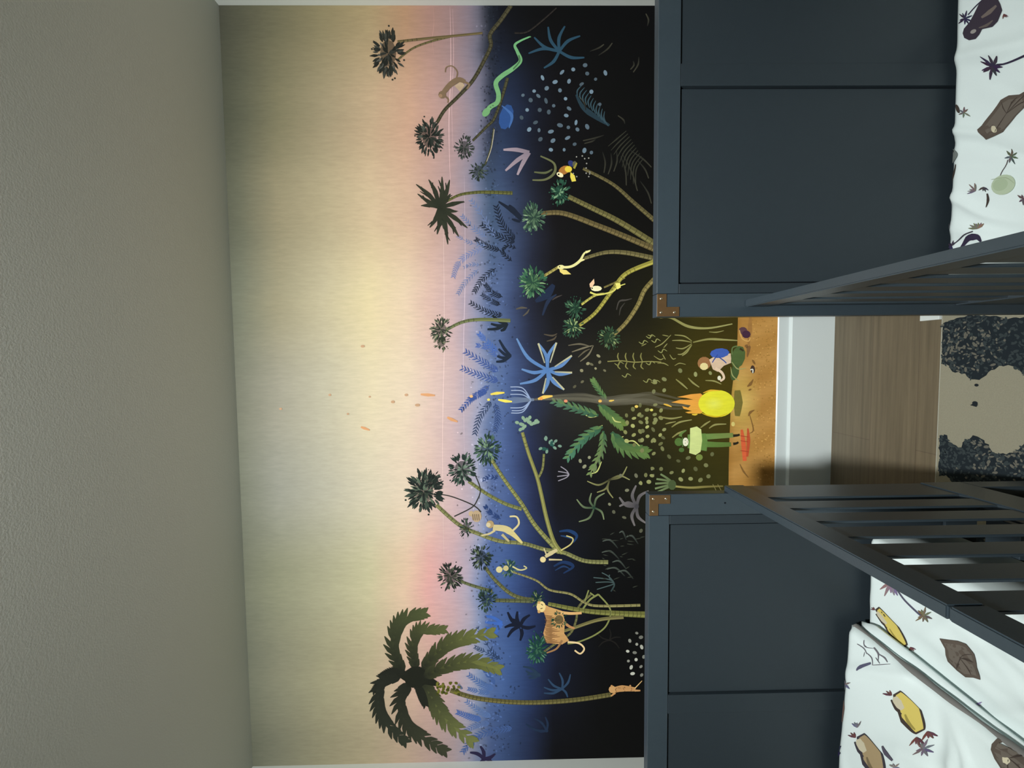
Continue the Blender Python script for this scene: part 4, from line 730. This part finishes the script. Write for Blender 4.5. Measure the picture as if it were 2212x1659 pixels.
# right bed
V, Fc, rimr = slab('mattress', 0.140, 1.118, -0.915, 1.012, z_right, 0.2915, 0.018, None, '', '')
pr = Prints(lambda x, y: z_right(x, y) - rimr(x, y) * 0.8 if 0.141 < x < 1.117 else z_right(x, y) - 0.018, 0.390, 0.0016, 1.009)
pr.sprig(2082, 40, 17, 9, PU, 0.2, w=4); pr.line([(2089, 32), (2105, 14), (2122, -2), (2130, -12)], 2, 2, PU)
rk = [(2077, 72), (2080, 62), (2092, 48), (2102, 30), (2112, 10), (2124, -4), (2150, -8), (2158, 8), (2162, 22), (2152, 46), (2140, 58), (2118, 63), (2112, 74), (2104, 84), (2090, 87), (2080, 82)]
pr.add(rk, (0.045, 0.036, 0.05)); pr.line([(2118, 38), (2135, 26), (2150, 12)], 4, 4, (0.16, 0.13, 0.115), mid=9); pr.line([(2112, 60), (2128, 55), (2142, 44)], 2, 2, (0.12, 0.10, 0.09), mid=6); pr.disc(2100, 68, 7, 4, (0.3, 0.28, 0.26), -0.5)
pr.sprig(2166, 30, 10, 4, RB, 0.4, 1.6, w=3)
pr.sprig(2138, 144, 30, 11, PU, 0.1, w=6.5, seed=7); pr.disc(2138, 144, 7, 8, PU); pr.line([(2142, 142), (2170, 136), (2212, 118), (2240, 104)], 3, 6, PU)
pr.disc(2063, 235, 10, 4, BD, 1.2); pr.sprig(2077, 243, 16, 6, (0.12, 0.12, 0.10), 0.5, w=4, seed=5)
rock(pr, [(2110, 280), (2122, 262), (2140, 240), (2158, 216), (2176, 206), (2198, 204), (2225, 190), (2240, 205), (2208, 232), (2190, 250), (2176, 268), (2165, 285), (2145, 294), (2124, 302)], 2146, 280)
pr.line([(2052, 322), (2062, 332), (2056, 345), (2050, 352)], 1.5, 1.5, (0.16, 0.18, 0.17), mid=4); pr.line([(2056, 355), (2052, 375), (2044, 396)], 2, 2, BD, mid=5); pr.sprig(2048, 335, 12, 5, (0.2, 0.2, 0.18), 0.0, w=3)
pr.sprig(2176, 338, 17, 7, (0.09, 0.085, 0.08), 0.3, w=4.5, seed=9); pr.line([(2170, 345), (2160, 366), (2155, 380)], 1.8, 1.6, (0.1, 0.08, 0.08))
pr.disc(2162, 399, 27, 21, (0.42, 0.50, 0.36), -0.4, 20); pr.disc(2156, 399, 17, 13, (0.36, 0.44, 0.30), -0.4, 16); pr.line([(2136, 388), (2168, 384), (2186, 396)], 0.8, 0.8, (0.30, 0.36, 0.24), mid=1.8)
pr.sprig(2102, 412, 18, 7, (0.16, 0.12, 0.12), 2.6, 2.6, w=3.5); pr.sprig(2118, 404, 12, 4, (0.06, 0.05, 0.05), 0.4, 2.6, w=4); pr.line([(2126, 418), (2128, 432), (2124, 448)], 3, 1.4, BD, mid=6)
pr.sprig(2205, 430, 14, 6, (0.10, 0.07, 0.08), 0.4, w=5)
pr.line([(2036, 478), (2044, 486), (2046, 494)], 3, 2, (0.08, 0.08, 0.09)); pr.sprig(2107, 494, 17, 7, (0.16, 0.12, 0.11), 3.3, 2.6, w=5, seed=8); pr.line([(2100, 500), (2082, 508), (2062, 522), (2052, 530)], 3.2, 1.6, (0.05, 0.045, 0.06)); pr.sprig(2050, 531, 13, 7, PU, 1.2, 5, w=4); pr.line([(2066, 540), (2088, 516), (2110, 512), (2118, 522)], 3, 5, PU, mid=15)
cloth_obj('mattress', V, Fc, [pr], 'low mattress in creased white sheet printed with dark palm sprigs and pale green disc', 'mattress')
# left bed
V, Fc, _ = slab('mattress', -1.358, -0.436, -0.872, 1.055, z_left, 0.2915, 0.018, None, '', '')
pr = Prints(z_left, 0.500)
Q = lambda *p: [(1380 + a / 2.518, 1000 + b / 2.518) for a, b in p]
q1 = lambda a, b: (1380 + a / 2.518, 1000 + b / 2.518)
pr.sprig(*q1(1370, 650), 30, 6, (0.22, 0.16, 0.19), 0.9, 1.8, w=7); pr.line(Q((1405, 690), (1450, 750), (1500, 800), (1540, 835)), 3, 3.5, (0.09, 0.085, 0.13)); pr.sprig(*q1(1552, 830), 18, 9, (0.14, 0.11, 0.07), 0.2, w=5)
pod(pr, *q1(1300, 790), *q1(1450, 1000), 24, YE, BD, CRM)
pr.sprig(*q1(1495, 1100), 15, 8, (0.16, 0.15, 0.14), 0.3, w=4.5)
rock(pr, Q((1648, 955), (1690, 962), (1735, 968), (1780, 985), (1828, 1040), (1850, 1090), (1870, 1180), (1835, 1168), (1790, 1166), (1740, 1130), (1690, 1080), (1678, 1010)), *q1(1765, 1100), 6)
pr.line(Q((1755, 1275), (1800, 1340), (1850, 1420), (1890, 1480)), 3, 5, (0.06, 0.045, 0.07), mid=16); pr.sprig(*q1(1800, 1330), 26, 4, (0.28, 0.2, 0.24), -0.6, 1.2, w=6)
cloth_obj('mattress', V, Fc, [pr], 'thick mattress in white sheet printed with yellow and brown motifs, beneath the duvet', 'mattress')
# duvet: puffy upper layer over a thin lower layer that sticks out a little
x0, x1, y0, y1 = -1.352, -0.654, -0.85, 1.046
V, Fc, rim = slab('duvet', x0, x1, y0, y1, z_duvet, 0.524, 0.020, None, '', '')
V2, F2, _ = slab('duvet', x0, x1, y0, y1 + 0.003, lambda x, y: 0.520 + 0.0015 * math.sin(y * 22), 0.5085, 0.006, None, '', '', step=0.014)
V2 = [(x + ss((x + 0.80) / 0.14) * (0.001 + 0.020 * ss((y - 0.66) / 0.40)) * (0.3 + 0.7 * ss((1.05 - y) / 0.045)), y, z) for x, y, z in V2]
nb = len(V); Vd = V + V2; Fd = Fc + [tuple(i + nb for i in f) for f in F2]
pr = Prints(lambda x, y: z_duvet(x, y) - rim(x, y) * 0.8 if (x0 < x < x1 and y0 < y < y1) else 0.53, 0.566, 0.0016, 1.036)
GL = (0.15, 0.14, 0.16)
for P, w_ in (((1165, 985), (1200, 1010), (1215, 1040)), 2), (((1190, 965), (1205, 1000), (1240, 1010)), 1.6), (((1240, 1005), (1270, 1040), (1275, 1075)), 2.4), (((1215, 1035), (1240, 1060), (1250, 1100)), 2), (((1250, 1100), (1290, 1098), (1335, 1095)), 1.6), (((1270, 1040), (1300, 1060), (1320, 1085)), 2), (((1205, 1030), (1200, 1055)), 1.4), (((1262, 1060), (1285, 1092)), 1.6): pr.line(Q(*P), w_ * 0.6, w_ * 0.5, GL, mid=w_)
pr.line(Q((1180, 1130), (1195, 1110), (1240, 1090)), 2, 5, (0.10, 0.10, 0.16), mid=9)
pod(pr, *q1(1375, 1250), *q1(1510, 1465), 40, YE, BD, CRM)
pr.sprig(*q1(1535, 1555), 20, 9, (0.14, 0.11, 0.13), 0.2, w=5.5)
pr.line(Q((1065, 1190), (1075, 1250), (1085, 1330), (1100, 1400)), 4, 3, (0.05, 0.042, 0.055), mid=20); pr.line(Q((1105, 1290), (1108, 1340), (1105, 1410)), 2, 1.5, (0.18, 0.11, 0.09), mid=6); pr.sprig(*q1(1112, 1205), 13, 6, GL, 0.6, w=4)
pod(pr, *q1(1210, 1480), *q1(1330, 1700), 40, (0.36, 0.27, 0.15), (0.05, 0.045, 0.055), CRM)
pr.line(Q((1330, 1540), (1350, 1580), (1385, 1620)), 3, 4, (0.09, 0.08, 0.11), mid=9); pr.sprig(*q1(1190, 1440), 14, 4, GL, 3.6, 1.8, w=4); pr.sprig(*q1(1400, 1655), 12, 6, (0.2, 0.2, 0.2), 0.2, w=4)
pr.sprig(*q1(1062, 1560), 20, 9, PU, 0.2, w=5); pr.line(Q((1070, 1590), (1082, 1630), (1092, 1680)), 2.2, 2.6, PU)
rock(pr, Q((1878, 1500), (1910, 1520), (1960, 1555), (2010, 1590), (2060, 1630), (2095, 1665), (2060, 1690), (1990, 1690), (1940, 1670), (1900, 1610), (1882, 1560)), *q1(1965, 1620), 8)
class _H: pass
hm = _H(); hm.V = []; hm.F = []; hm.C = []
n_ = 150
for i in range(n_ + 1):
    y = y1 - 0.004 - (y1 - y0 - 0.02) * i / n_; r = 0.0068 + 0.0018 * math.sin(y * 31) + 0.001 * math.sin(y * 73); zc = 0.5345 + 0.002 * math.sin(y * 17)
    for k in range(8):
        t = 2 * math.pi * k / 8; hm.V.append((x1 - 0.002 + r * 0.8 * math.cos(t), y, zc + r * math.sin(t))); hm.C.append((0.17, 0.165, 0.155, 1))
for i in range(n_):
    for k in range(8): a = i * 8 + k; b = i * 8 + (k + 1) % 8; hm.F.append((a, b, b + 8, a + 8))
cloth_obj('duvet', Vd, Fd, [pr, hm], 'puffy white duvet printed with yellow and brown motifs, folded over one mattress', 'duvet')

# ------------------------------------------------------------------ rug
RG = Painter(); rnd = R_(21)
RX0, RX1, RY0, RY1 = -1.05, 0.86, -1.2, 1.396
SAND = L3((150, 146, 128)); SAND = tuple(v * 1.02 for v in SAND)
def rug_pt(x, y, o): return (x, y, 0.0082 + o)
def P_(l): return [(bp(1980 + a / 3.606, 660 + b / 3.606, 2, 0.008).x, bp(1980 + a / 3.606, 660 + b / 3.606, 2, 0.008).y) for a, b in l]
RG.face([(RX0 + .004, RY0 + .004), (RX1 - .004, RY0 + .004), (RX1 - .004, RY1 - .004), (RX0 + .004, RY1 - .004)], [SAND] * 4, 0)
def crown(pts, seed, extra=None):
    r = R_(seed); n = len(pts); out = []
    for i in range(n):                       # ragged leafy outline
        a, b = pts[i], pts[(i + 1) % n]; l = math.hypot(b[0] - a[0], b[1] - a[1]); k = max(1, int(l / 0.008))
        for j in range(k):
            t = j / k; w_ = 0.0035 if 0 < j else 0; out.append((min(RX1 - .006, max(RX0 + .006, a[0] + (b[0] - a[0]) * t + r.uniform(-w_, w_))), min(RY1 - .006, a[1] + (b[1] - a[1]) * t + r.uniform(-w_, w_))))
    DKB = (0.020, 0.027, 0.033); RG.layer = 1; RG.face(out, [DKB] * len(out))
    xs = [p[0] for p in pts]; ys = [p[1] for p in pts]; RG.layer = 2
    def inside(x, y):
        c = False; j = n - 1
        for i in range(n):
            if (pts[i][1] > y) != (pts[j][1] > y) and x < (pts[j][0] - pts[i][0]) * (y - pts[i][1]) / (pts[j][1] - pts[i][1]) + pts[i][0]: c = not c
            j = i
        return c
    area = (max(xs) - min(xs)) * (max(ys) - min(ys))
    for q in range(int(area * 11000)):
        x, y = r.uniform(min(xs), max(xs)), r.uniform(min(ys), max(ys))
        if not inside(x, y): continue
        k = math.sin(x * 21 + seed) * math.sin(y * 19 + seed * 2); c = (0.045, 0.058, 0.062) if r.random() < 0.72 - 0.25 * k else (0.15, 0.145, 0.12)
        if c[0] > 0.1 and k < -0.1 and r.random() < 0.7: continue
        RG.disc(x, y, r.uniform(0.002, 0.0085), r.uniform(0.0015, 0.0045), c, r.uniform(0, 3), 7)
A = P_([(200, 140), (290, 110), (430, 70), (600, 80), (700, 110), (837, 90), (1000, 60), (1000, 600), (860, 560), (837, 540), (800, 500), (740, 470), (650, 465), (560, 520), (490, 580), (430, 575), (380, 530), (280, 515), (255, 470), (195, 450)])
Bc = P_([(180, 1010), (240, 1010), (250, 1060), (330, 1110), (380, 1050), (440, 1010), (530, 1050), (600, 1150), (700, 1160), (800, 1120), (837, 1080), (960, 1060), (1000, 1440), (837, 1440), (660, 1400), (560, 1370), (300, 1390), (230, 1320), (175, 1330)])
crown(A, 1); crown(Bc, 2)
for (dx, dy, s) in ((-0.62, 0.0, 3), (0.42, -0.25, 4), (-0.3, -0.62, 5), (0.25, -0.95, 6), (-0.75, -0.9, 7)): crown([(p[0] * 0.9 + dx, p[1] + dy) for p in (A if s % 2 else Bc)], s)
RG.layer = 3
for (a, b, rx, ry) in ((470, 620, 0.006, 0.003), (458, 760, 0.008, 0.007)): p = P_([(a, b)])[0]; RG.disc(p[0], p[1], ry if False else rx * .7, rx, (0.02, 0.025, 0.03), 0, 12)
p = P_([(420, 776), (470, 790), (482, 770), (440, 765)]); RG.poly(p, (0.02, 0.025, 0.03))
RUG = empty('area_rug', (0, 0.1, 0), 'flat beige rug with dark leafy tree pattern on wood floor between the beds', 'rug')
box('rug_body', RX0, RX1, RY0, RY1, 0.0003, 0.008, M['rug'], RUG, 0.002)
ca = RUG.children[0].data.color_attributes.new('paint', 'FLOAT_COLOR', 'POINT'); ca.data.foreach_set('color', [q for _ in RUG.children[0].data.vertices for q in (0.46, 0.46, 0.40, 1)])
o = to_mesh('rug_pattern', RG, rug_pt, M['rug'], RUG); o.matrix_parent_inverse = Matrix.Translation(-RUG.location); o['label'] = 'dark tree pattern of the rug'

# ------------------------------------------------------------------ small white block on the floor behind the right bed's post
o = box('plastic_block', 0.1105, 0.158, 1.402, 1.468, 0.0, 0.010, M['plastic'], None, 0.0015)
tag(o, 'small white plastic block on the wood floor at the rug edge', 'block')
